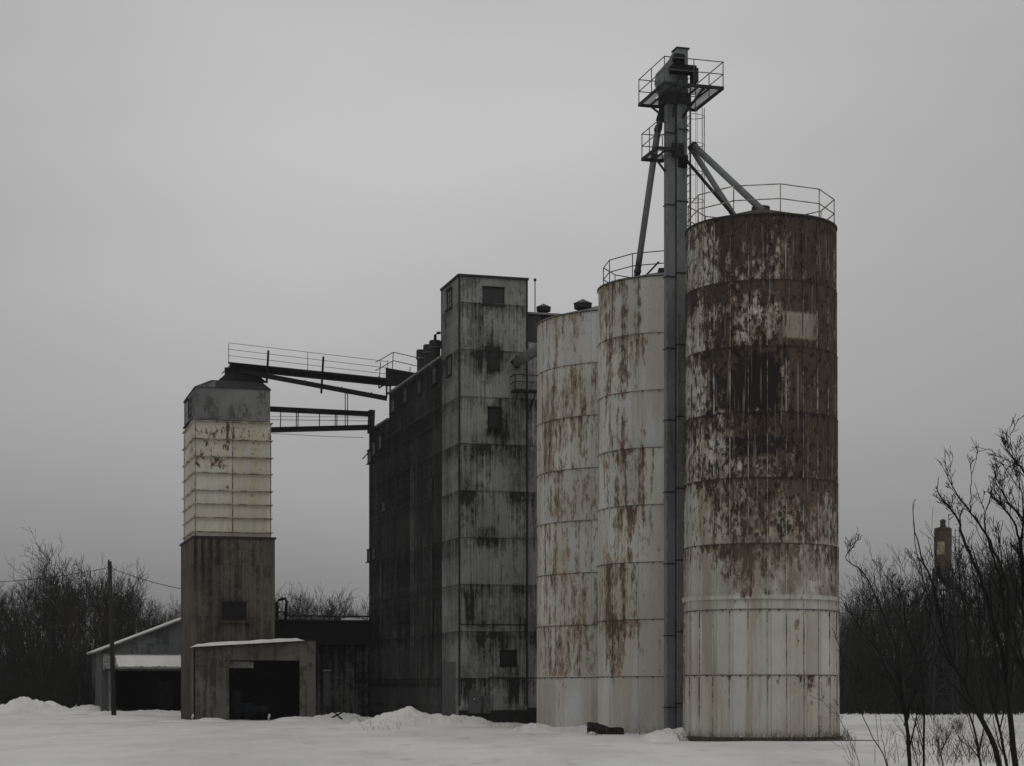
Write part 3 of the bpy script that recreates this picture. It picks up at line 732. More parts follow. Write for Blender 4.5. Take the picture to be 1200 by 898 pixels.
def slab_snow(u0, u1, v0, v1, zf, th, seed, nu=60, nv=8):
    b_ = MB(); vs = []
    for j in range(nv+1):
        for i in range(nu+1):
            a, c = i/nu, j/nv; u = u0+(u1-u0)*a; v = v0+(v1-v0)*c+.05*mnoise.noise(Vector((u*1.5, 0, seed)))*(1-c)
            e_ = min(1, min(a, 1-a)*14, c*6+.25)
            vs.append((u, v, zf(u)+th*e_*(1+.5*mnoise.noise(Vector((u*.9, v, seed))))))
    n = len(vs)
    vs += [(p[0], p[1], zf(p[0])-.01) for p in vs]
    fs = [(j*(nu+1)+i, j*(nu+1)+i+1, (j+1)*(nu+1)+i+1, (j+1)*(nu+1)+i) for j in range(nv) for i in range(nu)]
    for i in range(nu): fs.append((i, i+n, i+1+n, i+1)); k_ = nv*(nu+1)+i; fs.append((k_, k_+1, k_+1+n, k_+n))
    for j in range(nv): k_ = j*(nu+1); fs.append((k_, k_+nu+1, k_+nu+1+n, k_+n)); k_ += nu; fs.append((k_, k_+n, k_+nu+1+n, k_+nu+1))
    return b_.add(vs, fs, True)
slab_snow(-.12, SW*.9, -.22, SD, lambda u: zz(u)+.075, .17, 2).build('roof_snow', M['snow'], shed)
u_, _ = S.front(268, 776, .3); u2_, zb_ = S.front(297, 783, .3); _, za_ = S.front(268, 775.3, .3)
MB().box(u_, u2_, .3, .34, zb_, za_).build('light_gap_panel', M['trim'], shed)  # pale colour stands in for a snow-lit gap at the back
b_ = MB(); b_.box(ua-.02, ua+.07, -.03, -.003, -.2, zo); b_.box(ub-.05, ub+.05, -.03, -.003, -.2, zo); b_.build('door_frame', M['shedwall'], shed)
MB().box(-.10, -.02, .05, .2, -.2, 4.2).build('gap_shade_strip', M['black'], shed)  # black strip stands in for the shade in the corner gap
MB().box(0.1, SW-.1, 0.2, 8.6, -.2, .015).build('shed_floor', M['concrete'], shed)
MB().box(.5, 6.9, 5.0, 5.1, .02, 3.85).build('darkening_lining', M['black'], shed)  # added black lining, puts the doorway's deep shade into colour
# a dull machine inside
t_ = thing('farm_machine', 'dull blue machine in the dark, inside the doorway of the lean-to', 'machine', lp(S, S.front(292, 830, 2.5)[0], 2.5, .02), ANG)
b_ = MB().box(-1.2, .2, -.5, .6, .45, 1.0); b_.box(-1.1, -.55, -.4, .5, 1.0, 1.75); b_.build('machine_body', M['bluesteel'], t_)
MB().box(.2, 1.1, -.3, .4, .5, .8).build('machine_hitch', M['dark'], t_)
for x_ in (-.9, .0): MB().tube([(x_, -.55, .4), (x_, -.75, .4)], .4, 18).build('wheel', M['black'], t_)
# marker post
def marker(x, y, Z, h, label, mat='white'):
    c_ = at(x, y, Z); c_.z = 0
    t_ = thing('marker_post', label, 'post', c_)
    MB().tube([(0, 0, -.1), (0, 0, h*.55), (.03, 0, h*.6), (.03, 0, h)], [.05, .05, .09, .04], 8).build('post', M[mat], t_)
    MB().tube([(0, -.02, h*.55), (.0, -.14, h*.55)], .05, 8).build('nozzle', M[mat], t_)
marker(315, 845, 109.3, .42, 'small chipped white standpipe in the snow before the black doorway')
marker(225.5, 843, 109.6, .42, 'small white stub post at the left corner of the lean-to')

# ------------------------------------------------------------------ left open-front shed
G = Frame(119.5, 129)
ls = G.thing('open_shed', 'gabled metal shed with black open front and snowy awning, behind the utility pole', 'shed')
GB = ground_z(G.x, 129)
gz0, gz1 = G.front(119.5, 762.5, 0)[1], G.front(211, 728, 0)[1]; gu1 = G.front(211, 728, 0)[0]
RID = 6.6; sl_ = (gz1-gz0)/gu1
gf = lambda u: gz0+sl_*u if u < RID else gz0+sl_*(2*RID-u)
oa = G.front(127, 800, 0)[0]; ob = 7.6; oz = G.front(150, 786.5, 0)[1]
b_ = MB(); pw(b_, 0, oa, 0, .15, -.5, gf); pw(b_, oa, RID, 0, .15, oz, gf); pw(b_, RID, ob, 0, .15, oz, gf); pw(b_, ob, 2*RID, 0, .15, -.5, gf)
pw(b_, 0, .15, .15, 12, -.5, gf); pw(b_, 2*RID-.15, 2*RID, .15, 12, -.5, gf); pw(b_, .15, RID, 11.85, 12, -.5, gf); pw(b_, RID, 2*RID-.15, 11.85, 12, -.5, gf)
b_.build('wall', M['farshed'], ls)
b_ = MB(); e_ = .35
b_.hexa([(-e_, -.3, gf(0)-sl_*e_+.01), (RID, -.3, gf(RID)+.01), (RID, 12.2, gf(RID)+.01), (-e_, 12.2, gf(0)-sl_*e_+.01)], [(-e_, -.3, gf(0)-sl_*e_+.10), (RID, -.3, gf(RID)+.10), (RID, 12.2, gf(RID)+.10), (-e_, 12.2, gf(0)-sl_*e_+.10)])
b_.hexa([(RID, -.3, gf(RID)+.01), (2*RID+e_, -.3, gf(0)-sl_*e_+.01), (2*RID+e_, 12.2, gf(0)-sl_*e_+.01), (RID, 12.2, gf(RID)+.01)], [(RID, -.3, gf(RID)+.10), (2*RID+e_, -.3, gf(0)-sl_*e_+.10), (2*RID+e_, 12.2, gf(0)-sl_*e_+.10), (RID, 12.2, gf(RID)+.10)])
b_.build('roof', M['trim'], ls)
b_ = MB()
for vs in ([(-e_, gf(0)-sl_*e_+.104), (RID, gf(RID)+.104)],):
    (x0, z0), (x1, z1) = vs
    b_.hexa([(x0, -.28, z0), (x1, -.28, z1), (x1, 12.1, z1), (x0, 12.1, z0)], [(x0, -.28, z0+.1), (x1, -.28, z1+.1), (x1, 12.1, z1+.1), (x0, 12.1, z0+.1)])
b_.build('roof_snow', M['snow'], ls)
zt_ = G.front(150, 768, 0)[1]; zb2 = G.front(150, 784, -1.2)[1]; aa = .05
b_ = MB().hexa([(aa, -1.2, zb2), (7.9, -1.2, zb2), (7.9, -.004, zt_), (aa, -.004, zt_)], [(aa, -1.2, zb2+.09), (7.9, -1.2, zb2+.09), (7.9, -.004, zt_+.09), (aa, -.004, zt_+.09)])
b_.hexa([(aa, -1.2, zb2-.08), (aa+.06, -1.2, zb2-.08), (aa+.06, -.02, zb2-.08), (aa, -.02, zb2-.08)], [(aa, -1.2, zb2), (aa+.06, -1.2, zb2), (aa+.06, -.02, zt_), (aa, -.02, zt_)])
aw = b_.build('awning', M['trim'], ls)
b_ = MB(); vs = []; nu, nv = 60, 10; as_ = G.front(136, 775, -.6)[0]
for j in range(nv+1):
    for i in range(nu+1):
        a, c = i/nu, j/nv; u = as_+(7.85-as_)*a+(.25*mnoise.noise(Vector((0, c*4, 3))) if i == 0 else 0)
        lo_ = .06+.10*abs(mnoise.noise(Vector((u*2.5, 1, 7)))); v = -1.2*(1-lo_)*(1-c)-.01*c-.1*c
        z = zb2+(zt_-zb2)*(v+1.2)/1.2+.09
        e2 = min(1, a*12, (1-a)*12, c*5, (1-c)*5)
        vs.append((u, v, z+(.11*e2*(1+.8*mnoise.noise(Vector((u*1.6, v*3, 9))))-.004)))
b_.add(vs, [(j*(nu+1)+i, j*(nu+1)+i+1, (j+1)*(nu+1)+i+1, (j+1)*(nu+1)+i) for j in range(nv) for i in range(nu)], True)
b_.build('awning_snow', M['snow'], aw)
b_ = MB()
for u in (oa+.08,): b_.box(u-.08, u+.08, -.06, -.004, -.4, oz)
b_.build('door_post', M['trim'], ls)
MB().box(.6, 12.8, 7.0, 7.1, GB+.1, 4.2).build('darkening_lining', M['black'], ls)  # added black sheet across the inside so the open front stays dark
MB().box(.2, 13.0, .2, 11.8, -.3, GB+.12).build('shed_floor', M['concrete'], ls)  # dark floor added over the white snow to keep the inside unlit
MB().box(4.2, 5.2, 4, 4.1, GB+.12, 2.4).build('inner_partition', M['dark'], ls)

# ------------------------------------------------------------------ conveyors
def truss(name, label, a0, a1, mat, parts):
    pass
# upper catwalk conveyor, dryer roof -> elevator roof
A0 = at(270, 430, 115.5); A1 = at(456, 449, 115.2)
t_ = thing('catwalk_conveyor', 'upper black conveyor with railed catwalk from the dryer roof down to the elevator roof', 'conveyor', A0)
v1 = A1-A0
MB().beam((0, 0, 0), v1, .55, .34).build('conveyor_trough', M['black'], t_)
b_ = MB(); dn = v1.normalized(); sd = Vector((dn.y, -dn.x, 0)).normalized()
MB().beam(sd*.6+Vector((0, 0, .14)), v1+sd*.6+Vector((0, 0, .14)), .5, .05).build('walkway', M['dark'], t_)
for s_ in (.85,):
    for h_ in (1.17, .78, .40): b_.tube([sd*s_+Vector((0, 0, .15+h_)), v1+sd*s_+Vector((0, 0, .0+h_))], .016, 5)
    for f_ in (0.005, .5, 1): b_.tube([v1*f_+sd*s_, v1*f_+sd*s_+Vector((0, 0, 1.25))], .02, 5)
b_.build('guard_rail', M['galv'], t_)
for (px, y0, y1) in ((314.5, 411, 449), (379, 418, 461)):
    p_ = at(px, y0, 114.5)-A0; p2_ = at(px-2.5 if px > 350 else px-2, y1, 114.5)-A0
    MB().beam(p_, p2_, .12, .12).build('post', M['black'], t_)
b_ = MB(); h0 = at(262, 441, 115.2)-A0
b_.hexa([at(253, 448, 114.6)-A0, at(314, 449, 115)-A0, at(312, 449, 118)-A0, at(256, 448, 118)-A0],
        [at(266, 437, 115)-A0, at(299, 437, 115)-A0, at(299, 437, 117)-A0, at(266, 437, 117)-A0])
b_.box(-.3, 1.0, -.4, .5, -.75, -.1)
b_.build('discharge_hood', M['black'], t_)
b_ = MB(); b_.beam(at(260, 438, 115)-A0, at(270, 428, 115)-A0, .05, .05); b_.build('brace', M['dark'], t_)
# sloping second conveyor
B0 = at(281, 435, 114.2); B1 = at(453, 467, 113.4)
t_ = thing('inclined_conveyor', 'plain black sloping conveyor beam just under the railed catwalk, ending at the elevator eave', 'conveyor', B0)
MB().beam((0, 0, 0), B1-B0, .4, .26).build('trough', M['black'], t_)
b_ = MB()
for f_ in (.2, .45, .7, .9): p_ = (B1-B0)*f_; b_.beam(p_-Vector((0, .24, .18)), p_+Vector((0, -.24, .18)), .06, .06)
b_.beam((B1-B0)*.18+Vector((0, 0, -.35)), (B1-B0)*.18, .04, .04)
b_.build('stiffener', M['dark'], t_)
# head section on the elevator roof with rails
C0 = at(452, 449, 113.9)
t_ = thing('roof_conveyor', 'dark conveyor head box with small railed landing, on the far end of the elevator roof', 'conveyor')
t_.location = C0
b_ = MB().hexa([at(452, 453, 113.3)-C0, at(489, 452, 111.2)-C0, at(489, 450, 112.2)-C0, at(452, 451, 114.3)-C0], [at(452, 431, 113.3)-C0, at(487, 437, 111.2)-C0, at(487, 437, 112.2)-C0, at(452, 431, 114.3)-C0])
b_.build('head_box', M['black'], t_)
b_ = MB()
r0, r1, r2 = at(440, 425, 114.6), at(461, 413, 111.6), at(491.5, 420, 112.4)
for (p_, q_) in ((r0, r1), (r1, r2)):
    for dy in (0, .5): b_.tube([p_-C0-Vector((0, 0, dy)), q_-C0-Vector((0, 0, dy))], .025, 5)
for (x_, y0, y1, Z_) in ((461, 413, 436, 111.6), (446, 424, 445, 114), (481, 430, 440, 112), (491.5, 420, 432, 112.4)):
    b_.tube([at(x_, y0, Z_)-C0, at(x_-1.5, y1, Z_)-C0], .025, 5)
b_.build('guard_rail', M['dark'], t_)
b_ = MB()
for x_ in (453.5, 457.5): b_.beam(at(x_, 434, 113.5)-C0, at(x_-.5, 466, 113.5)-C0, .1, .1)
b_.beam(at(444, 441, 113.9)-C0, at(444, 455, 113.9)-C0, .08, .08); b_.beam(at(444, 455, 113.9)-C0, at(450, 451, 113.9)-C0, .08, .08)
b_.build('support_leg', M['black'], t_)
# lower conveyor bridge
P = lambda x, y: at(x, y, 115.0+(x-317)/120*2.2)
D0 = P(317, 480)
t_ = thing('conveyor_bridge', 'lower black twin-beam conveyor bridge between the dryer tower and the elevator', 'conveyor', D0)
MB().beam(P(316, 479.5)-D0, P(438, 485.5)-D0, .5, .27).build('top_beam', M['black'], t_)
MB().beam(P(316, 504)-D0, P(433, 501)-D0, .6, .27).build('bottom_beam', M['black'], t_)
b_ = MB()
for x_ in (329, 347.5, 349.5, 374.5, 393, 395): b_.beam(P(x_, 482)-D0, P(x_-.4, 503)-D0, .05, .05)
b_.beam(P(317, 492)-D0, P(433, 493.5)-D0, .03, .03); b_.beam(P(317, 488)-D0, P(433, 489)-D0, .02, .02)
b_.build('web_post', M['dark'], t_)
MB().beam(P(435.5, 481)-D0, P(434.5, 508)-D0, .5, .32).build('end_box', M['dark'], t_)
b_ = MB()
for x_ in (404.6, 407.3): b_.beam(P(x_, 460)-D0, P(x_, 502)-D0, .055, .055)
b_.beam(P(404.6, 461)-D0, P(407.3, 461)-D0, .05, .05); b_.build('hanger', M['galv'], t_)
b_ = MB().tube([P(319, 508)-D0, P(380, 511.5)-D0, P(426, 513)-D0], .014, 4); b_.build('stay_wire', M['dark'], t_)
# wall bracket sticks at far end
b_ = MB(); b_.beam(at(425, 538, 116)-D0, at(433, 529, 118)-D0, .05, .05); b_.build('bracket_arm', M['dark'], t_)

# low enclosed gallery between dryer and elevator
Q = Frame(318, 117)
gl = Q.thing('low_gallery', 'low black enclosed gallery with a pipe rail on its roof, linking lean-to and elevator', 'gallery')
ug = 7.4
z1g = Q.front(380, 728, 0)[1]; z0g = Q.front(380, 756, 0)[1]
b_ = MB().box(.1, ug, 0, 2.4, z0g, z1g); b_.build('gallery_box', M['black'], gl)
MB().box(-.02, ug+.02, -.08, 2.5, z1g+.003, z1g+.08).build('gallery_roof', M['dark'], gl)
MB().box(.1, ug, .35, 2.2, -.4, z0g-.003).build('lower_wall', M['bins'], gl)
b_ = MB(); uu0 = Q.front(336, 725, 0)[0]; zr = Q.front(380, 722, 0)[1]
b_.tube([(uu0, .1, zr), (ug, .1, zr)], .05, 8); b_.tube([(uu0, .1, zr-.25), (ug, .1, zr-.28)], .02, 6)
for k_ in range(5): b_.tube([(uu0+(ug-uu0)*k_/4.2, .1, z1g), (uu0+(ug-uu0)*k_/4.2, .1, zr)], .03, 6)
b_.build('roof_pipe', M['dark'], gl)
ua_, zt_ = Q.front(325, 703, 0); ub_, _ = Q.front(335, 703, 0)
b_ = MB().tube([(ua_, .2, z1g), (ua_, .2, zt_-.15), (ua_+.12, .2, zt_), (ub_, .2, zt_+.1), (ub_+.08, .2, zt_-.1), (ub_, .2, z1g)], .09, 8)
b_.tube([(ua_, .2, z1g+.55), (ub_, .2, z1g+.55)], .04, 6)
b_.build('pipe_frame', M['black'], gl)
b_ = slab_snow(Q.front(403, 727, 0)[0], Q.front(427, 727, 0)[0], -.05, 1.2, lambda u: z1g+.08, .12, 6, 20, 5); b_.build('roof_snow', M['snow'], gl)
sx0, sz0 = Q.front(378, 786, .3); sx1, _ = Q.front(388, 786, .3)
fr_ = MB().box(sx0, sx1, .22, .345, sz0-.04, sz0+.06); fr_.build('door_lintel', M['trim'], gl)
MB().box(sx0+.05, sx1-.05, .30, .346, .8, sz0-.05).build('small_door', M['boxpaint'], gl)

# ------------------------------------------------------------------ utility pole and wires
pb = at(133.5, 838, 125); pb.z = ground_z(pb.x, pb.y)-.1; pt = at(128.5, 658, 125)
pole = thing('utility_pole', 'leaning dark timber utility pole in front of the open shed', 'utility pole', pb)
MB().tube([(0, 0, 0), pt-pb], [.17, .13], 10).build('shaft', M['pole'], pole)
b_ = MB().tube([(pt-pb)+Vector((-.05, 0, .0)), (pt-pb)+Vector((-.05, 0, .12))], .05, 8); b_.tube([(pt-pb)+Vector((-.16, 0, -.4)), (pt-pb)+Vector((.2, 0, -.4))], .035, 6); b_.build('insulator', M['dark'], pole)
def wire(label, a, c, sag, r=.02):
    pts = [a.lerp(c, i/20)-Vector((0, 0, sag*4*(i/20)*(1-i/20))) for i in range(21)]
    o = MB().tube([p-a for p in pts], r, 4).build('power_line', M['black']); o.location = a
    tag(o, label, 'cable')
wire('thin cable from the pole top sagging right to the dryer base wall', pt-Vector((0, 0, .4)), at(211.3, 690, 118.7), .12)
wire('thin cable from the pole top running off to the left edge', pt-Vector((0, 0, .4)), at(-40, 683, 125), .25)

# ------------------------------------------------------------------ far tank on lattice tower
TZ = 133; tcn = at(1105, 805, TZ); tcn.z = 0
tk = thing('water_tank', 'slim rusty tank with a pale stain on a lattice tower, above the trees at right', 'tank', tcn)
z0 = EYE+(HOR-667)/F*TZ; z1 = EYE+(HOR-620)/F*TZ
MB().lathe((0, 0, 0), [(.25, z0-.5), (.6, z0), (.61, z1), (.59, z1+.05), (.2, z1+.15), (.18, z1+.5), (.25, z1+.55), (.1, z1+.68), (0, z1+.7)], 24).build('tank_shell', M['tank'], tk)
MB().lathe((0, 0, 0), [(.62, z0+1.0), (.625, z0+1.05), (.625, z0+1.85), (.62, z0+1.9)], 8, R(215), R(268)).build('paint_patch', M['tankpatch'], tk)
b_ = MB()
for i, j in ((-1, -1), (1, -1), (1, 1), (-1, 1)): b_.beam((i*.9, j*.9, -.3), (i*.55, j*.55, z0), .12, .12)
n = 7
for k_ in range(n):
    f0, f1 = k_/n, (k_+1)/n; w0, w1 = .9-.35*f0, .9-.35*f1
    cs = ((-1, -1), (1, -1), (1, 1), (-1, 1))
    for a in range(4):
        p_, q_ = cs[a], cs[(a+1) % 4]
        b_.beam((p_[0]*w0, p_[1]*w0, z0*f0), (q_[0]*w1, q_[1]*w1, z0*f1), .05, .05); b_.beam((p_[0]*w1, p_[1]*w1, z0*f1), (q_[0]*w0, q_[1]*w0, z0*f0), .05, .05)
        b_.beam((p_[0]*w1, p_[1]*w1, z0*f1), (q_[0]*w1, q_[1]*w1, z0*f1), .05, .05)
b_.build('lattice_tower', M['dark'], tk)
b_ = MB().tube([(.35, -.3, z1), (.35, -.3, z1+1.0), (.9, -.3, z1+1.05)], .04, 6); b_.tube([(.35, -.3, z1+.6), (.7, -.3, z1+.9)], .03, 6)
b_.build('overflow_pipe', M['dark'], tk)
b_ = MB(); b_.beam((.80, -.3, z0-4), (.80, -.3, z1), .04, .04); b_.beam((1.08, -.3, z0-4), (1.08, -.3, z1), .04, .04)
for k_ in range(18): b_.beam((.8, -.3, z0-4+k_*.42), (1.08, -.3, z0-4+k_*.42), .03, .03)
b_.build('ladder', M['dark'], tk)

# ------------------------------------------------------------------ snow heaps, scrap, weeds
heap('snow_pile', 'large jagged snow pile against the foot of the black bin wall', 487, 97, 8.6, 4.2, 1.0, 1.3)
heap('snow_pile', 'low snow pile beside the lean-to, below the black gallery', 395, 112, 6.5, 3, .8, 3.1)
heap('snow_pile', 'rounded snow pile at the far left before the trees', 38, 128, 8.5, 4, 1.0, 5.2)
heap('snow_pile', 'long low snow bank left of the open shed', 78, 132, 8, 3, .7, 8.4)
heap('snow_pile', 'flat snow drift across the front of the open shed', 165, 127.5, 9, 2.5, .45, 11.0)
heap('snow_pile', 'small snow bank in front of the two pale silos, left of the scrap', 668, 83, 5.6, 3.4, .5, 4.4)
heap('snow_pile', 'small snow bank between the narrow silo and the nearest silo', 796, 72.5, 3.2, 3.4, .62, 6.4)
heap('snow_pile', 'thin drift of snow along the front of the headhouse tower', 590, 96.2, 6.0, 1.8, .34, 9.4)
heap('snow_pile', 'thin drift of snow at the foot of the lean-to, right of the doorway', 360, 108.6, 4.5, 1.8, .3, 12.4)
heap('snow_pile', 'thin drift of snow at the foot of the brown dryer base', 228, 109.0, 4.5, 1.6, .28, 2.4)
c_ = at(708, 856, 78.8); c_.z = 0
t_ = thing('scrap_sheet', 'bent black scrap lying in the snow at the foot of the narrow silo', 'scrap', c_)
b_ = MB(); random.seed(3); vs = []
for i in range(15):
    for j in range(4):
        a = i/14
        vs.append((-.72+1.45*a, -.3+.16*j, .38-.22*a+.05*math.sin(a*7)+(j-1.5)*.07+.035*random.random()))
fs = [(i*4+j, i*4+j+1, (i+1)*4+j+1, (i+1)*4+j) for i in range(14) for j in range(3)]
b_.add(vs, fs); b_.add([(p[0], p[1]+.04, p[2]-.14-.1*abs(math.sin(p[0]*6))) for p in vs], [tuple(reversed(f_)) for f_ in fs])
for i in range(14): b_.add([vs[i*4], vs[i*4+4], (vs[i*4+4][0], vs[i*4+4][1]+.04, -.1+.25*(1-i/14)), (vs[i*4][0], vs[i*4][1]+.04, -.1+.25*(1-i/14))], [(0, 3, 2, 1)])
b_.build('bent_sheet', M['scrap'], t_)
MB().hexa([(.2, -.28, -.1), (.82, -.24, -.1), (.82, .1, -.1), (.2, .1, -.1)], [(.24, -.26, .30), (.8, -.22, .27), (.78, .1, .22), (.22, .1, .26)]).build('scrap_block', M['scrap'], t_)
c_ = at(395, 836, 109.5); c_.z = .1
t_ = thing('broken_branch', 'broken dark branch poking out of the snow beside the lean-to', 'branch', c_)
MB().tube([(-.5, 0, .0), (0, 0, .25), (.5, 0, .5)], [.05, .06, .03], 6).build('limb', M['bark'], t_)
MB().tube([(-.2, 0, .5), (0, 0, .25), (.3, -.1, .0)], [.03, .05, .05], 6).build('twig', M['bark'], t_)

def grass(pts, n, h, seed, name, label, spread=.25, mat='weed'):
    rnd = random.Random(seed); b_ = MB()
    for _ in range(n):
        x, y = rnd.choice(pts); x += rnd.gauss(0, spread); y += rnd.gauss(0, spread*1.5)
        hh = h*rnd.uniform(.3, 1.1); lx, ly = rnd.gauss(0, .45)*hh, rnd.gauss(0, .3)*hh; z = ground_z(x, y)-.03
        b_.tube([(x, y, z), (x+lx*.4, y+ly*.4, z+hh*.6), (x+lx, y+ly, z+hh*.95)], [.010, .007, .003], 3, False)
    tag(b_.build(name, M[mat]), label, 'dry grass', kind='stuff')
pts = [(bigc.x+3.2*math.cos(R(a)), bigc.y+3.2*math.sin(R(a))) for a in range(190, 350, 4)]
grass(pts, 420, .45, 1, 'dry_grass', 'sparse dry grass along the foot of the nearest silo', .2)
grass([(at(x, 0, Z).x, Z) for x, Z in ((640, 88), (712, 78), (735, 79), (770, 78), (560, 96), (600, 96), (460, 95), (430, 100), (450, 88))], 120, .5, 2, 'dry_grass', 'thin dead weeds poking through the snow before the pale silos and tower', .5)
grass([(at(x, 0, Z).x, Z) for x in range(1075, 1200, 17) for Z in (49, 54, 61)], 240, .8, 4, 'dead_weeds', 'tangled brown weeds under the bare saplings at right', .7)
# strip of bare dark earth beside the big silo
b_ = MB(); vs = []; n = 40; rnd = random.Random(8)
x0 = bigc.x+1.0; x1 = at(1040, 0, 68).x
for i in range(n+1):
    a = i/n; x = x0+(x1-x0)*a; w = .5*(1-a)**.7+.04; yc = 69.6-.5*a
    j = .12*mnoise.noise(Vector((x*3, 2, 1)))
    vs += [(x, yc-w+j, ground_z(x, yc-w)+.006), (x, yc+w+.15+j, ground_z(x, yc+w)+.006), (x, yc+j, ground_z(x, yc)+.07*(1-a)+.012)]
fs = [(3*i, 3*i+3, 3*i+5, 3*i+2) for i in range(n)]+[(3*i+2, 3*i+5, 3*i+4, 3*i+1) for i in range(n)]
b_.add(vs, fs, True); tag(b_.build('bare_earth', M['pad']), kind='structure')

# ------------------------------------------------------------------ trees
def branchy(rnd, trunk, crown, p, d, L_, r, depth, up=.25, wig=.16, kids=(3, 5), tmin=.3, minr=.006, ratio=.62, thr=1, ns=5):
    n = 4 if depth > 0 else 3
    pts = [p.copy()]; rs = [r]; q = p.copy(); dd = d.copy()
    for i in range(n):
        dd = (dd+Vector((rnd.gauss(0, wig), rnd.gauss(0, wig), rnd.gauss(0, wig*.6)+up*.3))).normalized()
        q = q+dd*(L_/n); pts.append(q.copy()); rs.append(max(minr, r*(1-.62*(i+1)/n)))
    tgt = trunk if depth >= thr else crown
    tgt.tube(pts, rs, (ns if depth >= thr else 3), False)
    if depth == 0: return
    for _ in range(rnd.randint(*kids)):
        t_ = rnd.uniform(tmin, 1.0)*n; i = min(int(t_), n-1); b0 = pts[i].lerp(pts[i+1], t_-i)
        base = (pts[i+1]-pts[i]).normalized(); a = rnd.uniform(0, 2*PI)
        side = base.cross(Vector((math.cos(a), math.sin(a), .1))).normalized()
        nd = (base*rnd.uniform(.5, .95)+side*rnd.uniform(.45, .9)+Vector((0, 0, up))).normalized()
        branchy(rnd, trunk, crown, b0, nd, L_*rnd.uniform(.42, .66)*ratio/.62, max(minr, rs[i]*.58), depth-1, up, wig*1.1, kids, .15, minr, ratio, thr, ns)
def tree_proto(seed, H, spread=.3, depth=5, kids=(3, 4), first=.45, r=.16, minr=.011):
    rnd = random.Random(seed); tr_, cr_ = MB(), MB()
    nt_ = 5; q = Vector((0, 0, -.3)); dd = Vector((0, 0, 1)); pts = [q.copy()]; rs = [r]
    for i in range(nt_):
        dd = (dd+Vector((rnd.gauss(0, .06), rnd.gauss(0, .06), .1))).normalized(); q = q+dd*(H*.62/nt_); pts.append(q.copy()); rs.append(r*(1-.6*(i+1)/nt_))
    tr_.tube(pts, rs, 7, False)
    for k_ in range(rnd.randint(10, 13)):
        t_ = rnd.uniform(.22, 1.0)*nt_; i = min(int(t_), nt_-1); b0 = pts[i].lerp(pts[i+1], t_-i)
        a = rnd.uniform(0, 2*PI); s_ = rnd.uniform(.6, 1.3)*spread/.3*.55
        nd = Vector((math.cos(a)*s_, math.sin(a)*s_, 1)).normalized()
        branchy(rnd, tr_, cr_, b0, nd, (H-b0.z)*rnd.uniform(.45, .68), rs[i]*.6, depth-2, .28, .15, kids, .2, minr, .62, 2, 4)
    return tr_, cr_
protos = []
for sd_, H_, sp_ in ((11, 12, .34), (22, 13, .26), (33, 11, .4), (44, 12, .2), (55, 10, .32)):
    tr_, cr_ = tree_proto(sd_, H_, sp_)
    tm = tr_.build('trunk', M['bark_far']); cm = cr_.build('crown', M['twig'])
    protos.append((H_, tm, cm, [False]))
print('tree faces', [len(p[2].data.polygons)+len(p[1].data.polygons) for p in protos])
def place_tree(pi, x, y, h, rz, label, group, name='bare_tree'):
    H_, tm, cm, used = protos[pi]
    root = thing(name, label, 'tree', (x, y, ground_z(x, y)), rz, group); sc = h/H_
    root.scale = (sc, sc, sc)
    if used[0]: a, c = tm.copy(), cm.copy(); col.objects.link(a); col.objects.link(c)
    else: a, c = tm, cm; used[0] = True
    a.parent = root; c.parent = root
rnd = random.Random(77)
lab_l = 'bare leafless tree in the dense row at the far left, beyond the open shed'
lab_m = 'bare tree top seen over the black gallery between dryer and elevator'
lab_r = 'bare leafless tree in the row behind the saplings, right of the rusty silo'
place_tree(0, at(96, 0, 138).x, 138, 12.6, .6, 'tallest broad bare tree of the left row, rising behind the utility pole', None)
for i in range(26):
    px = -20+i*9.6+rnd.uniform(-4, 4); Z = rnd.uniform(140, 168)
    top = 700-38*math.exp(-((px-90)/60)**2)+rnd.uniform(-6, 18)
    h = EYE+(HOR-top)/F*Z
    place_tree(rnd.randrange(5), at(px, 0, Z).x, Z, h, rnd.uniform(0, 6.28), lab_l, 'bare trees of the left row')
for i in range(11):
    px = 322+i*11+rnd.uniform(-4, 4); Z = rnd.uniform(170, 195)
    h = EYE+(HOR-rnd.uniform(686, 708))/F*Z
    place_tree(rnd.randrange(5), at(px, 0, Z).x, Z, h, rnd.uniform(0, 6.28), lab_m, 'bare trees behind the gallery')
for i in range(30):
    px = 985+i*8.2+rnd.uniform(-4, 4); Z = rnd.uniform(140, 185)
    top = rnd.uniform(660, 705)-(22 if 1035 < px < 1075 else 0)-(40 if px > 1150 else 0)+(25 if px < 1015 else 0)+(25 if 1078 < px < 1135 else 0)
    h = EYE+(HOR-top)/F*Z
    place_tree(rnd.randrange(5), at(px, 0, Z).x, Z, h, rnd.uniform(0, 6.28), lab_r, 'bare trees of the right row')
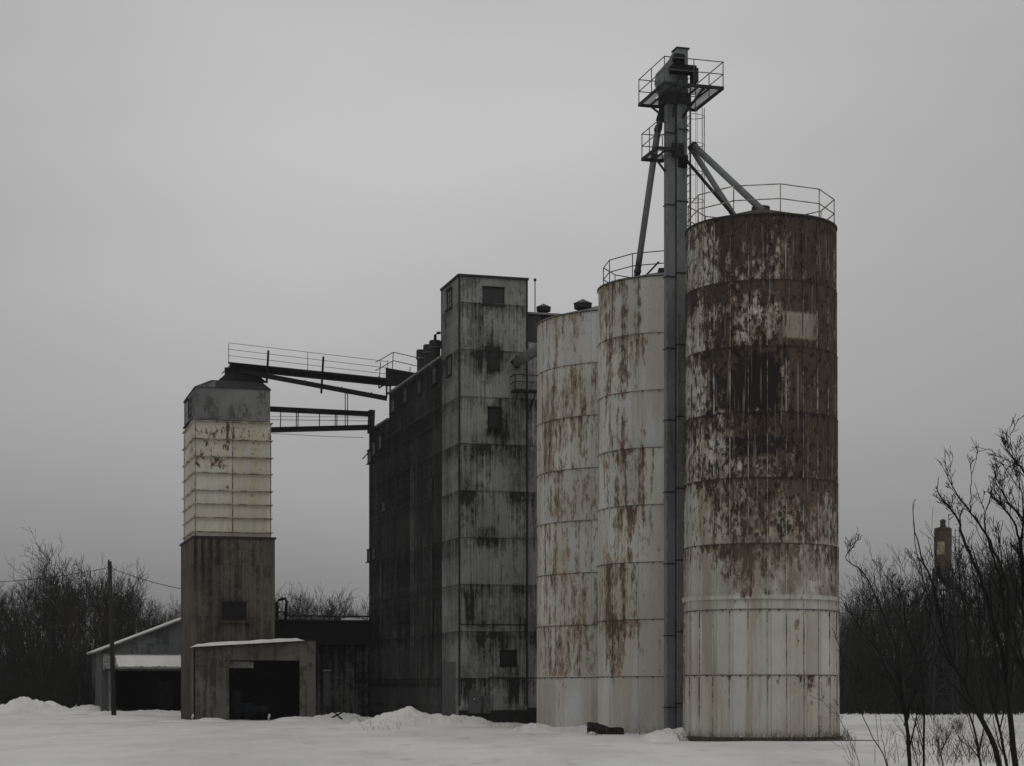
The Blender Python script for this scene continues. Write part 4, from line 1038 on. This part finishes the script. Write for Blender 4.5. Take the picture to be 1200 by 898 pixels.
# dense woods behind and brush under the trees: one uncountable mass of stems
def woods(name, label, px0, px1, Z0, Z1, n, h0, h1, seed):
    rnd = random.Random(seed); b_ = MB()
    for _ in range(n):
        Z = rnd.uniform(Z0, Z1); x = at(rnd.uniform(px0, px1), 0, Z).x; h = rnd.uniform(h0, h1)*rnd.choice((.5, .8, 1, 1))
        g = ground_z(x, Z)-.1; lx, ly = rnd.gauss(0, .12)*h, rnd.gauss(0, .12)*h; r = rnd.uniform(.02, .07)
        p0, p1, p2 = Vector((x, Z, g)), Vector((x+lx*.4, Z+ly*.4, g+h*.5)), Vector((x+lx, Z+ly, g+h))
        b_.tube([p0, p1, p2], [r, r*.7, .008], 3, False)
        for k_ in range(7):
            f_ = rnd.uniform(.15, .9); q = p0.lerp(p1, f_*2) if f_ < .5 else p1.lerp(p2, f_*2-1)
            e_ = q+Vector((rnd.gauss(0, .16), rnd.gauss(0, .16), rnd.uniform(.08, .3)))*h
            b_.tube([q, q.lerp(e_, .5)+Vector((rnd.gauss(0, .04)*h, 0, 0)), e_], [r*.45, r*.3, .006], 3, False)
    tag(b_.build(name, M['twig']), label, 'woods', kind='stuff')
woods('woodland', 'dense dark bare woods along the left edge behind the trees', -60, 235, 150, 185, 1700, 3, 8, 5)
woods('woodland', 'dense dark bare woods behind the saplings at right', 960, 1260, 150, 195, 1900, 3, 8.5, 6)
woods('woodland', 'dark brush seen behind the gallery roof', 300, 450, 185, 215, 500, 4, 8, 9)
woods('brush', 'low dark brush at the edge of the snow on the right', 980, 1260, 134, 150, 900, .8, 2.6, 12)
woods('brush', 'low dark brush at the edge of the snow on the left', -60, 120, 136, 146, 600, .8, 3.0, 13)

# foreground saplings
def sapling(label, stems, seed, group='bare saplings at the right edge', dens=1.0):
    rnd = random.Random(seed)
    base = Vector(stems[0][0][0:1]+(0, 0)) if False else None
    S_, Tw = MB(), MB(); world_stems = []
    for (pts, r) in stems:
        world_stems.append(([at(*p) for p in pts], r))
    b0 = world_stems[0][0][0].copy(); b0.z = ground_z(b0.x, b0.y)
    for w, r in world_stems:
        # smooth the traced line a little
        P_ = []
        for i in range(len(w)-1):
            for k_ in range(4):
                t_ = k_/4; a, b1, c, d_ = w[max(i-1, 0)], w[i], w[i+1], w[min(i+2, len(w)-1)]
                P_.append(.5*((2*b1)+(-a+c)*t_+(2*a-5*b1+4*c-d_)*t_*t_+(-a+3*b1-3*c+d_)*t_**3))
        P_.append(w[-1]); P_ = [p-b0+Vector((rnd.gauss(0, .006), 0, rnd.gauss(0, .006))) for p in P_]
        n = len(P_); rs = [max(.003, r*.74*(1-.92*(i/(n-1))**.75)) for i in range(n)]
        S_.tube(P_, rs, 7, False)
        total = sum((P_[i+1]-P_[i]).length for i in range(n-1))
        for _ in range(int(total*5.4*dens)):
            f_ = rnd.uniform(.18, .86); i = min(int(f_*(n-1)), n-2)
            b1 = P_[i].lerp(P_[i+1], f_*(n-1)-i); dr = (P_[i+1]-P_[i]).normalized()
            side = Vector((rnd.choice((-1, 1))*rnd.uniform(.4, 1), rnd.gauss(0, .5), 0)).normalized()
            nd = (dr*1.0+side*rnd.uniform(.25, .6)+Vector((0, 0, .15))).normalized()
            branchy(rnd, S_, Tw, b1, nd, rnd.uniform(.5, 1.45)*(1.15-f_*.95)*(.38 if b1.z > 2.7 else .85), max(.0038, rs[i]*.5), 2, .22, .07, (2, 4), .2, .0024, .55, 2, 5)
    t_ = thing('bare_sapling', label, 'sapling', b0, 0, group)
    S_.build('stem', M['bark'], t_)
    Tw.build('twigs', M['bark'], t_)
def g0(x, Z): return (x, HOR+EYE*F/Z+3, Z)
sapling('thickest upright bare sapling just right of the rusty silo, leaning left', [
    ([g0(1075, 22), (1066, 898, 22), (1060.5, 831, 22), (1044, 795, 21.9), (1028, 763, 21.8), (1004, 731, 21.6), (984, 699, 21.4)], .045),
    ([(1060.5, 838, 22), (1052, 770, 22.3), (1035, 720, 22.6), (1012, 672, 22.8), (991, 655, 23), (1001, 638, 23), (1005, 618, 23)], .022),
    ([(1061, 850, 22), (1075, 790, 22.2), (1090, 730, 22.5), (1085, 690, 22.6), (1073, 640, 22.7), (1070, 600, 22.7), (1073, 585, 22.7)], .024)], 1, dens=.6)
sapling('slim bare sapling whose stem forks left of the lattice tank tower', [
    ([g0(1090, 25), (1083, 898, 25), (1082, 800, 25), (1062, 735, 24.8), (1058, 700, 24.6), (1041, 678, 24.4), (1023, 656, 24.4)], .03),
    ([(1082, 820, 25), (1100, 760, 25.2), (1110, 700, 25.3), (1095, 660, 25.3), (1088, 630, 25.3)], .02)], 2, dens=.6)
sapling('sturdy dark sapling arching left past the lattice tank tower', [
    ([g0(1185, 20), (1171, 898, 20), (1147, 835, 20), (1131, 803, 20), (1116, 772, 19.9), (1104, 735, 19.8), (1098, 700, 19.7), (1088, 672, 19.6), (1079, 651, 19.5), (1071, 616, 19.4), (1070, 585, 19.4)], .05),
    ([(1150, 842, 20), (1152, 790, 20.2), (1146, 740, 20.3), (1128, 698, 20.4), (1115, 689, 20.4), (1097, 673, 20.4), (1082, 655, 20.4)], .026),
    ([(1131, 803, 20), (1134, 760, 19.8), (1128, 705, 19.7), (1122, 660, 19.6), (1117, 630, 19.6)], .022)], 3, dens=.55)
sapling('tall sapling with long crossing twigs between the tank tower and the right edge', [
    ([g0(1205, 18), (1190, 898, 18), (1182, 830, 18), (1175, 765, 18), (1155, 698, 18), (1144, 665, 18), (1128, 631, 18), (1124, 611, 18), (1115, 598, 18), (1098, 576, 18), (1100, 559, 18)], .05),
    ([(1178, 790, 18), (1181, 730, 18.2), (1181, 689, 18.2), (1164, 645, 18.3), (1144, 609, 18.3), (1132, 593, 18.4), (1115, 569, 18.4), (1110, 553, 18.4), (1114, 544, 18.4)], .03),
    ([(1136, 599, 18.3), (1138, 580, 18.3), (1138, 560, 18.3), (1137, 544, 18.3), (1133, 533, 18.3)], .010),
    ([(1180, 810, 18), (1178, 720, 17.8), (1168, 665, 17.7), (1155, 625, 17.6), (1155, 602, 17.6), (1161, 582, 17.6), (1166, 553, 17.6), (1160, 538, 17.6)], .024),
    ([(1155, 604, 17.6), (1151, 590, 17.6), (1146, 578, 17.6)], .006)], 4, dens=.8)
sapling('dense bushy sapling at the very right edge', [
    ([g0(1225, 16), (1215, 898, 16), (1206, 800, 16), (1204, 720, 16), (1200, 660, 16), (1190, 616, 16), (1175, 596, 16), (1157, 576, 16)], .045),
    ([(1205, 830, 16), (1214, 740, 16), (1212, 660, 16.1), (1200, 611, 16.1), (1181, 589, 16.1), (1173, 571, 16.1), (1168, 542, 16.1)], .03),
    ([(1210, 850, 16), (1222, 700, 15.9), (1220, 600, 15.8), (1200, 553, 15.8), (1190, 542, 15.8), (1176, 522, 15.8), (1174, 507, 15.8)], .03),
    ([(1204, 720, 16), (1196, 660, 16.1), (1200, 610, 16.1), (1197, 578, 16.1), (1191, 553, 16.1), (1197, 524, 16.1)], .018),
    ([(1206, 800, 16), (1190, 740, 16), (1176, 700, 16.1), (1170, 650, 16.1), (1176, 610, 16.1)], .02)], 5, dens=1.25)
sapling('thin whip-like sapling leaning left across the snow strip', [
    ([g0(1050, 26), (1040, 898, 26), (1018, 855, 26), (1000, 812, 26), (988, 770, 25.8), (975, 735, 25.6)], .016),
    ([g0(1010, 27), (1008, 898, 27), (995, 870, 27), (985, 845, 27)], .010)], 6, dens=.25)
sapling('thin straight shoot a little left of the thick sapling', [
    ([g0(1046, 30), (1040, 898, 30), (1034, 865, 30), (1031, 838, 30), (1026, 800, 30)], .014)], 17, dens=.3)
sapling('thin shoot bending left low across the foot of the thick sapling', [
    ([g0(1082, 24), (1075, 898, 24), (1066, 862, 24), (1052, 838, 24), (1032, 836, 24)], .012)], 7, dens=.3)
sapling('dark sapling between the two sturdy ones, its stem in the lower right', [
    ([g0(1160, 28), (1150, 898, 28), (1140, 850, 28), (1125, 800, 28), (1110, 750, 28), (1106, 710, 28), (1098, 680, 28)], .035),
    ([g0(1196, 24), (1180, 898, 24), (1165, 830, 24), (1150, 770, 24), (1146, 710, 24), (1138, 660, 24), (1140, 620, 24)], .035)], 8, dens=.9)
sapling('short tangled shrub low in the snow in front of the right saplings', [
    ([g0(1110, 40), (1105, 898, 40), (1100, 872, 40), (1094, 850, 40), (1090, 835, 40)], .02),
    ([g0(1118, 40), (1118, 895, 40), (1124, 870, 40), (1120, 850, 40)], .016),
    ([g0(1104, 40), (1100, 890, 40), (1108, 870, 39.9), (1114, 858, 39.8)], .014)], 9, dens=1.8)

# ------------------------------------------------------------------ haze
hz = MB().box(-1250, 1250, -1150, 1250, -1.2, 32).build('haze', M['snow'])
hm = bpy.data.materials.new('thin_winter_haze'); hm.use_nodes = True; ht = hm.node_tree; ht.nodes.clear()
pv = ht.nodes.new('ShaderNodeVolumePrincipled'); pv.inputs['Color'].default_value = (.8, .81, .82, 1); pv.inputs['Density'].default_value = .00028
pv.inputs['Anisotropy'].default_value = .2
ho = ht.nodes.new('ShaderNodeOutputMaterial'); ht.links.new(pv.outputs[0], ho.inputs['Volume'])
hz.data.materials.clear(); hz.data.materials.append(hm); tag(hz, kind='stuff')
